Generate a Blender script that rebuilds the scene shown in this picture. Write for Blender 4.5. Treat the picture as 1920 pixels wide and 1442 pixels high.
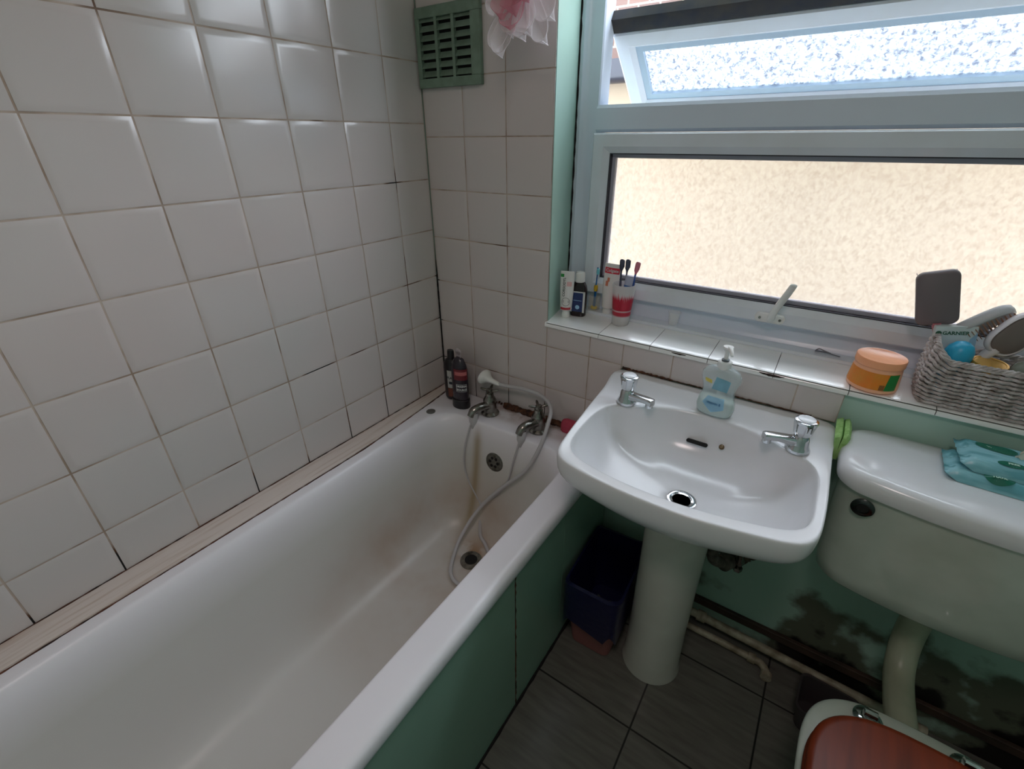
import bpy, bmesh, math, random
from mathutils import Vector, Matrix, Euler
random.seed(7)
PI = math.pi
S = bpy.context.scene
for o in list(bpy.data.objects):
    bpy.data.objects.remove(o)

# ------------------------------------------------------------------ camera
cd = bpy.data.cameras.new('camera')
cam = bpy.data.objects.new('camera', cd)
S.collection.objects.link(cam)
cd.sensor_fit = 'HORIZONTAL'
cd.sensor_width = 36.0
cd.lens = 36.0 * 865.45 / 1920.0
cd.clip_start = 0.02
cam.matrix_world = Matrix(((0.82820847, -0.25994685, 0.49648602, 1.07784797), (0.56039692, 0.39220685, -0.72947178, -1.13801515), (-0.00510133, 0.88238394, 0.47050245, 1.39022339), (0, 0, 0, 1)))
S.camera = cam

# ------------------------------------------------------------------ view, sky
S.view_settings.view_transform = 'Standard'
S.view_settings.look = 'None'
S.view_settings.gamma = 1.0
S.view_settings.use_curve_mapping = False
S.view_settings.exposure = 0.05
w = bpy.data.worlds.new('overcast_sky')
S.world = w
w.use_nodes = True
wn, wl = w.node_tree.nodes, w.node_tree.links
wn.clear()
wo = wn.new('ShaderNodeOutputWorld')
wb = wn.new('ShaderNodeBackground')
wb.inputs['Color'].default_value = (0.80, 0.89, 1.0, 1)
wb.inputs['Strength'].default_value = 10.0
wl.new(wb.outputs[0], wo.inputs[0])
S.cycles.max_bounces = 14
S.cycles.diffuse_bounces = 8
S.cycles.glossy_bounces = 6
S.cycles.transmission_bounces = 10
S.cycles.transparent_max_bounces = 24
S.cycles.caustics_reflective = False
S.cycles.caustics_refractive = True
S.cycles.sample_clamp_indirect = 10.0
# window portal: tells the renderer where the sky comes in, gives no light of its own
pd = bpy.data.lights.new('window_portal', 'AREA')
pd.shape = 'RECTANGLE'; pd.size = 1.20; pd.size_y = 1.13
pd.cycles.is_portal = True
po = bpy.data.objects.new('window_portal', pd)
S.collection.objects.link(po)
po.location = (1.07, 0.235, 1.49)
po.rotation_euler = (-PI / 2, 0, 0)
# added warm fill light under the ceiling, unseen behind the camera
ld = bpy.data.lights.new('added_fill_light', 'AREA')
ld.shape = 'DISK'; ld.size = 0.34; ld.energy = 5.2; ld.color = (1.0, 0.82, 0.80)
lo = bpy.data.objects.new('added_fill_light', ld)
S.collection.objects.link(lo)
lo.location = (1.05, -1.35, 2.255)

# ------------------------------------------------------------------ helpers
COL = S.collection
WM = {}

def lin(c):
    def f(v):
        v /= 255.0
        return v / 12.92 if v <= 0.04045 else ((v + 0.055) / 1.055) ** 2.4
    return (f(c[0]), f(c[1]), f(c[2]), 1)

def pbr(name, rgb, rough=0.5, metal=0.0, noise=None, bump=None, **kw):
    """noise=(scale, rgb2, amount) mottles the colour, bump=(scale, strength)."""
    m = bpy.data.materials.new(name)
    m.use_nodes = True
    n, l = m.node_tree.nodes, m.node_tree.links
    b = n['Principled BSDF']
    b.inputs['Base Color'].default_value = lin(rgb)
    b.inputs['Roughness'].default_value = rough
    b.inputs['Metallic'].default_value = metal
    for k, v in kw.items():
        b.inputs[k.replace('_', ' ')].default_value = v
    tc = n.new('ShaderNodeTexCoord')
    if noise:
        t = n.new('ShaderNodeTexNoise'); t.inputs['Scale'].default_value = noise[0]
        t.inputs['Detail'].default_value = 4
        l.new(tc.outputs['Object'], t.inputs['Vector'])
        r = n.new('ShaderNodeMapRange')
        r.inputs['From Min'].default_value = 0.35; r.inputs['From Max'].default_value = 0.7
        r.inputs['To Max'].default_value = noise[2]
        l.new(t.outputs['Fac'], r.inputs['Value'])
        mx = n.new('ShaderNodeMix'); mx.data_type = 'RGBA'
        mx.inputs[6].default_value = lin(rgb); mx.inputs[7].default_value = lin(noise[1])
        l.new(r.outputs[0], mx.inputs[0]); l.new(mx.outputs[2], b.inputs['Base Color'])
    if bump:
        t = n.new('ShaderNodeTexNoise'); t.inputs['Scale'].default_value = bump[0]
        l.new(tc.outputs['Object'], t.inputs['Vector'])
        bp = n.new('ShaderNodeBump'); bp.inputs['Strength'].default_value = bump[1]
        bp.inputs['Distance'].default_value = 0.002
        l.new(t.outputs['Fac'], bp.inputs['Height']); l.new(bp.outputs[0], b.inputs['Normal'])
    return m

class G:
    """tiny node helper"""
    def __init__(s, m): s.n, s.l = m.node_tree.nodes, m.node_tree.links; s.b = s.n['Principled BSDF']
    def math(s, op, a, b=None, c=None):
        nd = s.n.new('ShaderNodeMath'); nd.operation = op
        for i, v in enumerate((a, b, c)):
            if v is None: continue
            if isinstance(v, (int, float)): nd.inputs[i].default_value = v
            else: s.l.new(v, nd.inputs[i])
        return nd.outputs[0]
    def rng(s, v, a, b, c=0.0, d=1.0):
        nd = s.n.new('ShaderNodeMapRange')
        for k, x in zip(('From Min', 'From Max', 'To Min', 'To Max'), (a, b, c, d)): nd.inputs[k].default_value = x
        s.l.new(v, nd.inputs['Value']); return nd.outputs[0]
    def noise(s, scale, detail=4, vec=None):
        nd = s.n.new('ShaderNodeTexNoise'); nd.inputs['Scale'].default_value = scale; nd.inputs['Detail'].default_value = detail
        if vec is not None: s.l.new(vec, nd.inputs['Vector'])
        return nd.outputs['Fac']
    def mix(s, f, a, b):
        nd = s.n.new('ShaderNodeMix'); nd.data_type = 'RGBA'
        for i, v in ((0, f), (6, a), (7, b)):
            if isinstance(v, (int, float)): nd.inputs[i].default_value = v
            elif isinstance(v, tuple): nd.inputs[i].default_value = lin(v)
            else: s.l.new(v, nd.inputs[i])
        return nd.outputs[2]
    def coord(s):
        tc = s.n.new('ShaderNodeTexCoord'); sp = s.n.new('ShaderNodeSeparateXYZ')
        s.l.new(tc.outputs['Object'], sp.inputs[0]); return tc.outputs['Object'], sp.outputs

def wm(o): return WM.get(o.name, Matrix.Identity(4)) if o else Matrix.Identity(4)

def thing(name, label, cat, loc=(0, 0, 0), rot=(0, 0, 0), group=None, structure=False):
    o = bpy.data.objects.new(name, None)
    COL.objects.link(o)
    o.empty_display_size = 0.03
    o.location = loc; o.rotation_euler = rot
    WM[o.name] = Matrix.Translation(loc) @ Euler(rot).to_matrix().to_4x4()
    if structure: o['kind'] = 'structure'
    else:
        o['label'] = label; o['category'] = cat
    if group: o['group'] = group
    return o

def obj(name, bm, mats, parent=None, world=True, smooth=True, bevel=0, sub=0, label=None, angle=40):
    """link a bmesh as ONE mesh object. world=True: vertices are in world coordinates."""
    if not isinstance(mats, (list, tuple)): mats = [mats]
    if parent is not None and world:
        bm.transform(wm(parent).inverted())
    bmesh.ops.recalc_face_normals(bm, faces=bm.faces)
    me = bpy.data.meshes.new(name)
    bm.to_mesh(me); bm.free()
    for m in mats: me.materials.append(m)
    if smooth:
        for p in me.polygons: p.use_smooth = True
        me.set_sharp_from_angle(angle=math.radians(angle))
    o = bpy.data.objects.new(name, me)
    COL.objects.link(o)
    if parent is not None:
        o.parent = parent
        WM[o.name] = wm(parent)
    else:
        WM[o.name] = Matrix.Identity(4)
    if bevel:
        md = o.modifiers.new('bevel', 'BEVEL'); md.width = bevel; md.segments = 3; md.limit_method = 'ANGLE'
        md.angle_limit = math.radians(35)
    if sub:
        md = o.modifiers.new('subdivision', 'SUBSURF'); md.levels = sub; md.render_levels = sub
    if label: o['label'] = label
    return o

def tag(o, label, cat, group=None):
    o['label'] = label; o['category'] = cat
    if group: o['group'] = group
    return o

def struct(o): o['kind'] = 'structure'; return o

def B(): return bmesh.new()

def box(bm, x0, x1, y0, y1, z0, z1, mi=0, M=None):
    vs = [bm.verts.new((x, y, z)) for z in (z0, z1) for (x, y) in ((x0, y0), (x1, y0), (x1, y1), (x0, y1))]
    if M is not None:
        for v in vs: v.co = M @ v.co
    for f in ((3, 2, 1, 0), (4, 5, 6, 7), (0, 1, 5, 4), (1, 2, 6, 5), (2, 3, 7, 6), (3, 0, 4, 7)):
        fc = bm.faces.new([vs[i] for i in f]); fc.material_index = mi
    return vs

def loft(bm, rings, cap0=True, cap1=True, mi=0, closed=True, mis=None):
    R = [[bm.verts.new(p) for p in r] for r in rings]
    n = len(rings[0])
    for k in range(len(R) - 1):
        for i in range(n if closed else n - 1):
            j = (i + 1) % n
            f = bm.faces.new((R[k][i], R[k][j], R[k + 1][j], R[k + 1][i]))
            f.material_index = mis[k] if mis else mi
    if cap0: f = bm.faces.new(R[0][::-1]); f.material_index = mis[0] if mis else mi
    if cap1: f = bm.faces.new(R[-1]); f.material_index = mis[-1] if mis else mi
    return R

def lathe(bm, prof, c=(0, 0, 0), seg=32, sx=1.0, sy=1.0, M=None, mi=0, mis=None, cap0=True, cap1=True):
    rings = []
    for r, z in prof:
        ring = []
        for i in range(seg):
            a = 2 * PI * i / seg
            p = Vector((r * sx * math.cos(a), r * sy * math.sin(a), z))
            if M is not None: p = M @ p
            ring.append(p + Vector(c))
        rings.append(ring)
    return loft(bm, rings, cap0, cap1, mi, mis=mis)

def align(d):
    return Vector(d).to_track_quat('Z', 'Y').to_matrix().to_4x4()

def spline(pts, n=8):
    """Catmull-Rom through points"""
    P = [Vector(p) for p in pts]
    P = [2 * P[0] - P[1]] + P + [2 * P[-1] - P[-2]]
    out = []
    for i in range(1, len(P) - 2):
        for k in range(n):
            t = k / n
            a, b, c, d = P[i - 1], P[i], P[i + 1], P[i + 2]
            out.append(0.5 * ((2 * b) + (c - a) * t + (2 * a - 5 * b + 4 * c - d) * t * t + (3 * b - a - 3 * c + d) * t ** 3))
    out.append(P[-2])
    return out

def tube(bm, pts, r, seg=12, mi=0, flat=1.0, up=None):
    """r: number or list of radii"""
    pts = [Vector(p) for p in pts]
    n = len(pts); rings = []
    prev = None
    for i, p in enumerate(pts):
        t = (pts[min(i + 1, n - 1)] - pts[max(i - 1, 0)]).normalized()
        if prev is None:
            ref = Vector(up) if up else (Vector((0, 0, 1)) if abs(t.z) < .9 else Vector((1, 0, 0)))
            a = t.cross(ref).normalized()
        else:
            a = (prev - t * prev.dot(t)).normalized()
        prev = a
        b = t.cross(a)
        rr = r[i] if isinstance(r, (list, tuple)) else r
        rings.append([p + a * (rr * math.cos(2 * PI * k / seg)) + b * (rr * flat * math.sin(2 * PI * k / seg)) for k in range(seg)])
    return loft(bm, rings, mi=mi)

def rrect(x0, x1, y0, y1, z, r, n=6):
    r = min(r, (x1 - x0) / 2 - 1e-4, (y1 - y0) / 2 - 1e-4)
    out = []
    for cx, cy, a0 in ((x1 - r, y0 + r, -90), (x1 - r, y1 - r, 0), (x0 + r, y1 - r, 90), (x0 + r, y0 + r, 180)):
        for k in range(n + 1):
            a = math.radians(a0 + 90 * k / n)
            out.append(Vector((cx + r * math.cos(a), cy + r * math.sin(a), z)))
    return out

def text(s, size, M, ext=0.0003, align_x='CENTER', bold=0.0):
    """text as a bmesh, lying in the XY plane of M"""
    cu = bpy.data.curves.new('t', 'FONT'); cu.body = s; cu.size = size; cu.align_x = align_x; cu.align_y = 'CENTER'
    cu.extrude = ext; cu.offset = bold; cu.resolution_u = 2
    o = bpy.data.objects.new('t', cu)
    me = bpy.data.meshes.new_from_object(o)
    bm = B(); bm.from_mesh(me); bm.transform(M)
    bpy.data.objects.remove(o); bpy.data.curves.remove(cu); bpy.data.meshes.remove(me)
    return bm

def merge(bm, other, mi=0):
    me = bpy.data.meshes.new('x'); other.to_mesh(me); other.free()
    k = len(bm.faces); bm.from_mesh(me); bpy.data.meshes.remove(me)
    bm.faces.ensure_lookup_table()
    if mi is not None:
        for f in bm.faces[k:]: f.material_index = mi

def frame(o, x, y):
    """matrix with origin o and x, y axes"""
    x = Vector(x).normalized(); y = Vector(y); z = x.cross(y).normalized(); y = z.cross(x)
    M = Matrix.Identity(4)
    for i in range(3): M[i][0], M[i][1], M[i][2], M[i][3] = x[i], y[i], z[i], o[i]
    return M

# ------------------------------------------------------------------ materials
tile_m = pbr('white_glazed_tile', (207, 196, 194), 0.19, noise=(2.2, (200, 196, 194), 1.0))
g = G(tile_m)
oc, xyz = g.coord()
ht = g.noise(9.0, 1, oc)
bp = g.n.new('ShaderNodeBump'); bp.inputs['Strength'].default_value = 0.10; bp.inputs['Distance'].default_value = 0.01
g.l.new(ht, bp.inputs['Height']); g.l.new(bp.outputs[0], g.b.inputs['Normal'])

sill_m = pbr('bright_sill_tile', (244, 244, 244), 0.22, Coat_Weight=1.0, Coat_Roughness=0.12, IOR=1.7)
grout_m = pbr('stained_grout', (150, 134, 122), 0.8)
g = G(grout_m)
oc, xyz = g.coord()
n1 = g.noise(2.3, 3, oc); n2 = g.noise(14, 3, oc); n3 = g.noise(5, 2, oc)
c1 = g.mix(g.rng(n2, .4, .65), (192, 176, 164), (156, 136, 120))
# mould grows in the corner and low down by the bath
low = g.rng(xyz[2], 1.02, .80, 0.0, 0.13)
bath = g.rng(xyz[2], .68, .585, 0.0, 0.20)
corner = g.math('MULTIPLY', g.rng(g.math('ADD', g.math('ABSOLUTE', xyz[0]), g.math('ABSOLUTE', xyz[1])), .60, .0, 0.0, 1.0), low)
mould = g.math('ADD', g.math('ADD', n3, corner), bath)
cornerline = g.math('MULTIPLY', g.rng(g.math('ADD', g.math('ABSOLUTE', xyz[0]), g.math('ABSOLUTE', xyz[1])), .012, .006), g.rng(xyz[2], 1.08, .98, 0, .3))
mould = g.math('ADD', mould, cornerline)
c2 = g.mix(g.rng(mould, .60, .66), c1, (92, 58, 34))
c3 = g.mix(g.rng(mould, .67, .70), c2, (14, 12, 12))
g.l.new(c3, g.b.inputs['Base Color'])

green_m = pbr('mint_green_gloss_paint', (176, 204, 192), 0.32, bump=(18, 0.25))
g = G(green_m)
oc, xyz = g.coord()
nn = g.noise(6.5, 6, oc); nl = g.noise(1.7, 2, oc)
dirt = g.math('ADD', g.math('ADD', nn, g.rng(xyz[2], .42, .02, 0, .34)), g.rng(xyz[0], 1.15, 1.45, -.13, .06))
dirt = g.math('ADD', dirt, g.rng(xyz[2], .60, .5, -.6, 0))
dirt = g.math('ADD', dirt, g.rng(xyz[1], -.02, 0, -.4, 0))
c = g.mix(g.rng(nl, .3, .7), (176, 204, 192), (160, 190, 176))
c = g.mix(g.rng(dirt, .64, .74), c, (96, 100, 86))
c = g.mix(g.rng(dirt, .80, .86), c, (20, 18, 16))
g.l.new(c, g.b.inputs['Base Color'])

panel_m = pbr('green_painted_bath_panel', (134, 166, 150), 0.3, noise=(3, (124, 156, 140), 1), bump=(25, 0.2))
ceil_m = pbr('white_ceiling_paint', (225, 224, 218), 0.8)
upvc = pbr('white_upvc', (216, 224, 238), 0.25)
upvc_dirty = pbr('white_upvc_sash', (224, 230, 240), 0.25, noise=(9, (212, 214, 218), .5))
rubber = pbr('dark_grey_gasket', (52, 50, 60), 0.6)
spacer_m = pbr('grey_spacer_bar', (176, 174, 190), 0.4)
dark_bar = pbr('weathered_black_bar', (30, 34, 46), 0.35, noise=(25, (58, 52, 42), 1))
chrome = pbr('chrome', (205, 208, 210), 0.07, 1.0)
chrome_dull = pbr('limescaled_chrome', (165, 162, 156), 0.25, 1.0, noise=(40, (90, 86, 78), 1), bump=(120, .4))
dark_hole = pbr('dark_drain', (10, 10, 10), 0.8)
porcelain = pbr('white_porcelain', (222, 222, 226), 0.17, noise=(7, (214, 215, 216), .8))
pan_m = pbr('aged_white_porcelain', (196, 204, 194), 0.12, noise=(9, (180, 188, 176), 1), Coat_Weight=0.3)
plastic_white = pbr('white_plastic', (228, 228, 226), 0.35)
hose_m = pbr('white_rubber_hose', (186, 184, 186), 0.45)
black_plastic = pbr('black_plastic', (22, 20, 24), 0.3)

def thin_plastic(name, rgb, alpha, rough=0.25):
    m = bpy.data.materials.new(name); m.use_nodes = True
    n, l = m.node_tree.nodes, m.node_tree.links
    b = n['Principled BSDF']; b.inputs['Base Color'].default_value = lin(rgb); b.inputs['Roughness'].default_value = rough
    t = n.new('ShaderNodeBsdfTransparent'); mx = n.new('ShaderNodeMixShader'); mx.inputs[0].default_value = alpha
    l.new(t.outputs[0], mx.inputs[1]); l.new(b.outputs[0], mx.inputs[2]); l.new(mx.outputs[0], n['Material Output'].inputs['Surface'])
    return m

def obscure_glass(name, scale, dist, clear, tint, scat=0.3, dark=(.8, .8, .8, 1), lohi=(.4, .5)):
    """textured privacy glass: wavy surface, part see-through, part scattering"""
    m = bpy.data.materials.new(name); m.use_nodes = True
    n, l = m.node_tree.nodes, m.node_tree.links
    n.remove(n['Principled BSDF'])
    out = n['Material Output']
    tc = n.new('ShaderNodeTexCoord')
    mp = n.new('ShaderNodeMapping'); mp.inputs['Scale'].default_value = (1.0, 1.0, 0.7)
    l.new(tc.outputs['Object'], mp.inputs[0])
    wv = n.new('ShaderNodeTexNoise'); wv.inputs['Scale'].default_value = scale; wv.inputs['Detail'].default_value = 2.5
    wv.inputs['Distortion'].default_value = 0.9
    l.new(mp.outputs[0], wv.inputs['Vector'])
    bump = n.new('ShaderNodeBump'); bump.inputs['Strength'].default_value = 1.0; bump.inputs['Distance'].default_value = dist
    l.new(wv.outputs['Fac'], bump.inputs['Height'])
    rp = n.new('ShaderNodeValToRGB'); rp.color_ramp.elements[0].position = lohi[0]; rp.color_ramp.elements[1].position = lohi[1]
    rp.color_ramp.elements[0].color = dark; rp.color_ramp.elements[1].color = tint
    l.new(wv.outputs['Fac'], rp.inputs[0])
    tr = n.new('ShaderNodeBsdfTransparent'); l.new(rp.outputs[0], tr.inputs['Color'])
    rf = n.new('ShaderNodeBsdfRefraction'); rf.inputs['IOR'].default_value = 1.35; rf.inputs['Roughness'].default_value = 0.05
    rf.inputs['Color'].default_value = tint
    tl = n.new('ShaderNodeBsdfTranslucent')
    for nd in (rf, tl): l.new(rp.outputs[0], nd.inputs['Color'])
    gl = n.new('ShaderNodeBsdfGlossy'); gl.inputs['Roughness'].default_value = 0.08
    for nd in (rf, tl, gl): l.new(bump.outputs[0], nd.inputs['Normal'])
    m1 = n.new('ShaderNodeMixShader'); m1.inputs[0].default_value = scat
    l.new(rf.outputs[0], m1.inputs[1]); l.new(tl.outputs[0], m1.inputs[2])
    m2 = n.new('ShaderNodeMixShader'); m2.inputs[0].default_value = clear
    l.new(m1.outputs[0], m2.inputs[1]); l.new(tr.outputs[0], m2.inputs[2])
    fr = n.new('ShaderNodeFresnel'); fr.inputs['IOR'].default_value = 1.3
    m3 = n.new('ShaderNodeMixShader')
    l.new(fr.outputs[0], m3.inputs[0]); l.new(m2.outputs[0], m3.inputs[1]); l.new(gl.outputs[0], m3.inputs[2])
    l.new(m3.outputs[0], out.inputs['Surface'])
    return m
glass_low = obscure_glass('rippled_obscure_glass', 120, 0.004, 0.72, (.95, .95, .95, 1), .3, (.88, .86, .85, 1), (.36, .56))
glass_up = obscure_glass('hammered_obscure_glass', 120, 0.005, 0.45, (0.90, 0.93, .95, 1), 0.5, (.34, .37, .44, 1), (.33, .56))

# ------------------------------------------------------------------ room shell
def tiles(us, vs, f, gap=0.0032, th=0.006, edge=0.004, drop=0.0011):
    """grid of pillowed glazed tiles in one bmesh; us, vs = joint positions, f(u,v,n) -> xyz. slots: 0 tile 1 grout"""
    bm = B()
    for i in range(len(us) - 1):
        for j in range(len(vs) - 1):
            a, b, c, d = us[i] + gap / 2, us[i + 1] - gap / 2, vs[j] + gap / 2, vs[j + 1] - gap / 2
            if b - a < .006 or d - c < .006: continue
            k = [random.uniform(-.0005, .0005) for _ in range(4)]
            r0 = [(a, c), (b, c), (b, d), (a, d)]
            e = edge; r1 = [(a + e, c + e), (b - e, c + e), (b - e, d - e), (a + e, d - e)]
            e = edge * 3; r2 = [(a + e, c + e), (b - e, c + e), (b - e, d - e), (a + e, d - e)]
            R = []
            for rr, hh in ((r0, -th), (r0, -drop * 1.6), (r1, -drop * .35), (r2, 0.0)):
                R.append([bm.verts.new(f(u, v, hh + (k[q] if hh > -th else 0))) for q, (u, v) in enumerate(rr)])
            for q in range(3):
                for s in range(4):
                    t = (s + 1) % 4
                    bm.faces.new((R[q][s], R[q][t], R[q + 1][t], R[q + 1][s]))
            bm.faces.new(R[3])
    # grout bed
    u0, u1, v0, v1 = us[0], us[-1], vs[0], vs[-1]
    g0 = -0.0022
    N = 1
    q = [bm.verts.new(f(u, v, g0)) for u, v in ((u0, v0), (u1, v0), (u1, v1), (u0, v1))]
    bm.faces.new(q).material_index = 1
    return bm

XR, YB, ZC = 1.95, -1.80, 2.36
WR = 1.67          # right side of the window opening
WT = 2.06          # window head
bm = B(); box(bm, -0.12, -0.004, YB - .1, .30, -.1, ZC + .1)
wl_ = struct(obj('wall_left', bm, green_m, smooth=False))
us = sorted([0.0] + [0.135 + .15 * k for k in range(12)] + [-YB])
vs = [0.571] + sorted(1.578 - .1487 * r for r in range(-5, 7)); vs[-1] = 2.34
bm = tiles(us, vs, lambda u, v, n: Vector((n, -u, v)))
obj('wall_tiles', bm, [tile_m, grout_m], wl_, angle=60)
# window wall: painted brickwork around the opening
bm = B()
for a in ((-.12, .400, .008, .26, -.1, ZC + .1), (.400, WR, .008, .26, -.1, .893), (WR, XR + .12, .008, .26, -.1, ZC + .1), (.400, WR, .008, .26, WT, ZC + .1)):
    box(bm, *a)
loft(bm, [[Vector((.399, .009, z)), Vector((.430, .009, z)), Vector((.4065, .167, z)), Vector((.4065, .255, z)), Vector((.399, .255, z))] for z in (.88, WT + .01)])
wb_ = struct(obj('wall_window', bm, green_m, smooth=False))
us = [0, .145, .288, .431]
vs = [0.50] + [1.537 - .142 * r for r in range(7, -6, -1)]; vs[-1] = 2.34
bm = tiles(us, vs, lambda u, v, n: Vector((u, -n, v)))
merge(bm, tiles([.431, .574, .675], [0.50, .543, .685, .827, .8955], lambda u, v, n: Vector((u, -n, v))), mi=None)
obj('wall_tiles', bm, [tile_m, grout_m], wb_, angle=60)
bm = tiles([.675, .811, .953, 1.096, 1.187], [.818, .8955], lambda u, v, n: Vector((u, -n - .001, v)), th=.009)
obj('splashback_tiles', bm, [tile_m, grout_m], wb_, angle=60)
bm = B(); box(bm, XR, XR + .12, YB - .1, .30, -.1, ZC + .1)
struct(obj('wall_right', bm, green_m, smooth=False))
bm = B(); box(bm, -.12, XR + .12, YB - .12, YB, -.1, ZC + .1)
struct(obj('wall_rear', bm, pbr('pale_rear_wall', (176, 196, 184), .6), smooth=False))
bm = B(); box(bm, -.12, XR + .12, YB - .1, .30, ZC, ZC + .1)
struct(obj('ceiling', bm, ceil_m, smooth=False))
lf = thing('fill_light_fitting', 'round white fitting added for the unseen fill light behind the camera', 'lamp', (1.05, -1.35, ZC))  # invented fitting around the added fill light, out of view
bm = B(); lathe(bm, [(.19, 0), (.20, -.01), (.20, -.05), (.185, -.062), (.175, -.06), (.175, -.02)], (0, 0, 0), 40, cap0=False, cap1=False)
obj('fitting_ring', bm, plastic_white, lf, world=False)
# floor: grey vinyl tiles with dark joints, wood-like grain
floor_m = pbr('grey_floor_tile', (104, 102, 96), 0.35)
g = G(floor_m)
oc, xyz = g.coord()
mp = g.n.new('ShaderNodeMapping'); mp.inputs['Scale'].default_value = (3, 22, 3); g.l.new(oc, mp.inputs[0])
gr = g.noise(3.0, 5, mp.outputs[0])
c = g.mix(g.rng(gr, .3, .7), (112, 110, 104), (92, 90, 84))
def joint(v, off, p):
    t = g.math('FRACT', g.math('DIVIDE', g.math('SUBTRACT', v, off), p))
    return g.math('MULTIPLY', g.math('MINIMUM', t, g.math('SUBTRACT', 1.0, t)), p)
jd = g.math('MINIMUM', joint(xyz[0], .965 - 2.82, .282), joint(xyz[1], -.424 - 2.82, .282))
c = g.mix(g.rng(jd, .0032, .0014), c, (18, 17, 16))
g.l.new(c, g.b.inputs['Base Color'])
bm = B(); box(bm, -.12, XR + .12, YB - .1, .30, -.1, 0)
struct(obj('floor', bm, floor_m, smooth=False))

# tiled window sill
bm = B()
vs_ = [(-.006, .893), (-.006, .9005), (-.002, .905), (.004, .9062), (.124, .9120), (.14, .9120), (.14, .893)]
js = [.426] + [.60 + .1475 * k for k in range(0, 8)]; js[-1] = WR
for i in range(len(js) - 1):
    a, b = js[i] + .0008, js[i + 1] - .0008
    loft(bm, [[Vector((x - (.135 * max(0, y) if i == 0 and q == 0 else 0), y, z)) for y, z in vs_] for q, x in enumerate((a, b))])
sill = struct(obj('trim_1', bm, sill_m, smooth=True, angle=50))
bm = B(); box(bm, .431, WR, -.004, .13, .8935, .9045)
obj('grout_bed', bm, pbr('dark_sill_grout', (84, 80, 76), .8), sill, smooth=False)

bm = B()
for x0, x1, h in ((1.012, 1.066, .0042), (.806, .842, .002)):
    n = 10; a = []; b = []
    for k in range(n + 1):
        t = k / n; x = x0 + (x1 - x0) * t; a.append((x, h * math.sin(PI * t) * random.uniform(.7, 1.2)))
    rings = [[Vector((x, -.0066, .9005 - q)), Vector((x, -.0066, .9015 + q * .3)), Vector((x, -.0054, .9015 + q * .3)), Vector((x, -.0054, .9005 - q))] for x, q in a]
    loft(bm, rings)
obj('edge_chips', bm, pbr('dark_chip', (52, 40, 36), .9), sill, smooth=False, label='dark chips in the front edge of the sill tiles')

# ------------------------------------------------------------------ window
bm = B(); tube(bm, [(.0012, -.0012, .575 + .5 * k / 60) for k in range(61)], [random.uniform(.0012, .0030) * (1 if k < 40 else (61 - k) / 21) for k in range(61)], 6)
obj('corner_mould', bm, pbr('black_corner_mould', (20, 16, 16), .9), wl_)
mould_dark = bpy.data.materials['black_corner_mould']
win = thing('window_1', '', '', (0, 0, 0), structure=True)
XL, XE = .407, WR + .005
def rail(bm, p, q, prof, nrm):
    """sweep a 2D profile (d, y) between points; nrm = direction in the window plane towards the glass"""
    nrm = Vector(nrm)
    rings = [[Vector(P) + nrm * d + Vector((0, y, 0)) for d, y in prof] for P in (p, q)]
    loft(bm, rings)
def mitred(bm, x0, x1, z0, z1, prof):
    """picture-frame sweep of profile (inset, y)"""
    for (a, b, c, d) in (((0, 0), (1, 0), 1, 1), ):
        pass
    cs = [(x0, z0, 1, 1), (x1, z0, -1, 1), (x1, z1, -1, -1), (x0, z1, 1, -1)]
    rings = [[Vector((x + sx * dd, y, z + sz * dd)) for dd, y in prof] for x, z, sx, sz in cs]
    R = [[bm.verts.new(v) for v in r] for r in rings]
    n = len(prof)
    for k in range(4):
        for i in range(n):
            j = (i + 1) % n
            bm.faces.new((R[k][i], R[k][j], R[(k + 1) % 4][j], R[(k + 1) % 4][i]))
bm = B()
pf = [(0, .23), (0, .166), (.014, .162), (.020, .166), (.034, .173), (.060, .173), (.063, .177), (.063, .23)]
mitred(bm, XL, XE, .907, WT + .01, pf)
obj('outer_frame', bm, upvc, win, angle=30)
bm = B()
prof = [(1.403, .185), (1.403, .172), (1.410, .164), (1.459, .164), (1.467, .171), (1.467, .23), (1.403, .23)]
loft(bm, [[Vector((x, y, z)) for z, y in prof] for x in (.468, WR - .056)])
obj('transom', bm, upvc, win, angle=30)
# plastic board under the frame
bm = B()
prof = [(.905, .122), (.915, .120), (.920, .124), (.920, .20), (.905, .20)]
loft(bm, [[Vector((x, y, z)) for z, y in prof] for x in (.411, WR)])
obj('frame_board', bm, upvc_dirty, win, angle=30)
bm = B(); tube(bm, [(.4085, .1645, .92 + .9 * k / 60) for k in range(61)], [random.uniform(.0012, .0042) for k in range(61)], 6)
obj('reveal_mould', bm, mould_dark, win, label='black mouldy gap between reveal and frame')
# lower opening light
bm = B()
pf = [(0, .22), (0, .154), (.004, .149), (.032, .149), (.048, .160), (.048, .22)]
mitred(bm, .469, WR - .060, .969, 1.402, pf)
sash = obj('lower_sash', bm, upvc_dirty, win, angle=30)
bm = B()
mitred(bm, .5165, WR - .1075, 1.0165, 1.3545, [(0, .162), (0, .176), (.003, .176), (.003, .162)])
obj('gasket', bm, rubber, sash)
bm = B()
mitred(bm, .5170, WR - .108, 1.017, 1.354, [(0, .177), (0, .191), (.012, .191), (.012, .177)])
obj('spacer_bar', bm, spacer_m, sash)
bm = B(); box(bm, .516, WR - .107, .183, .187, 1.016, 1.355)
obj('lower_pane', bm, glass_low, sash, smooth=False)
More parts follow.
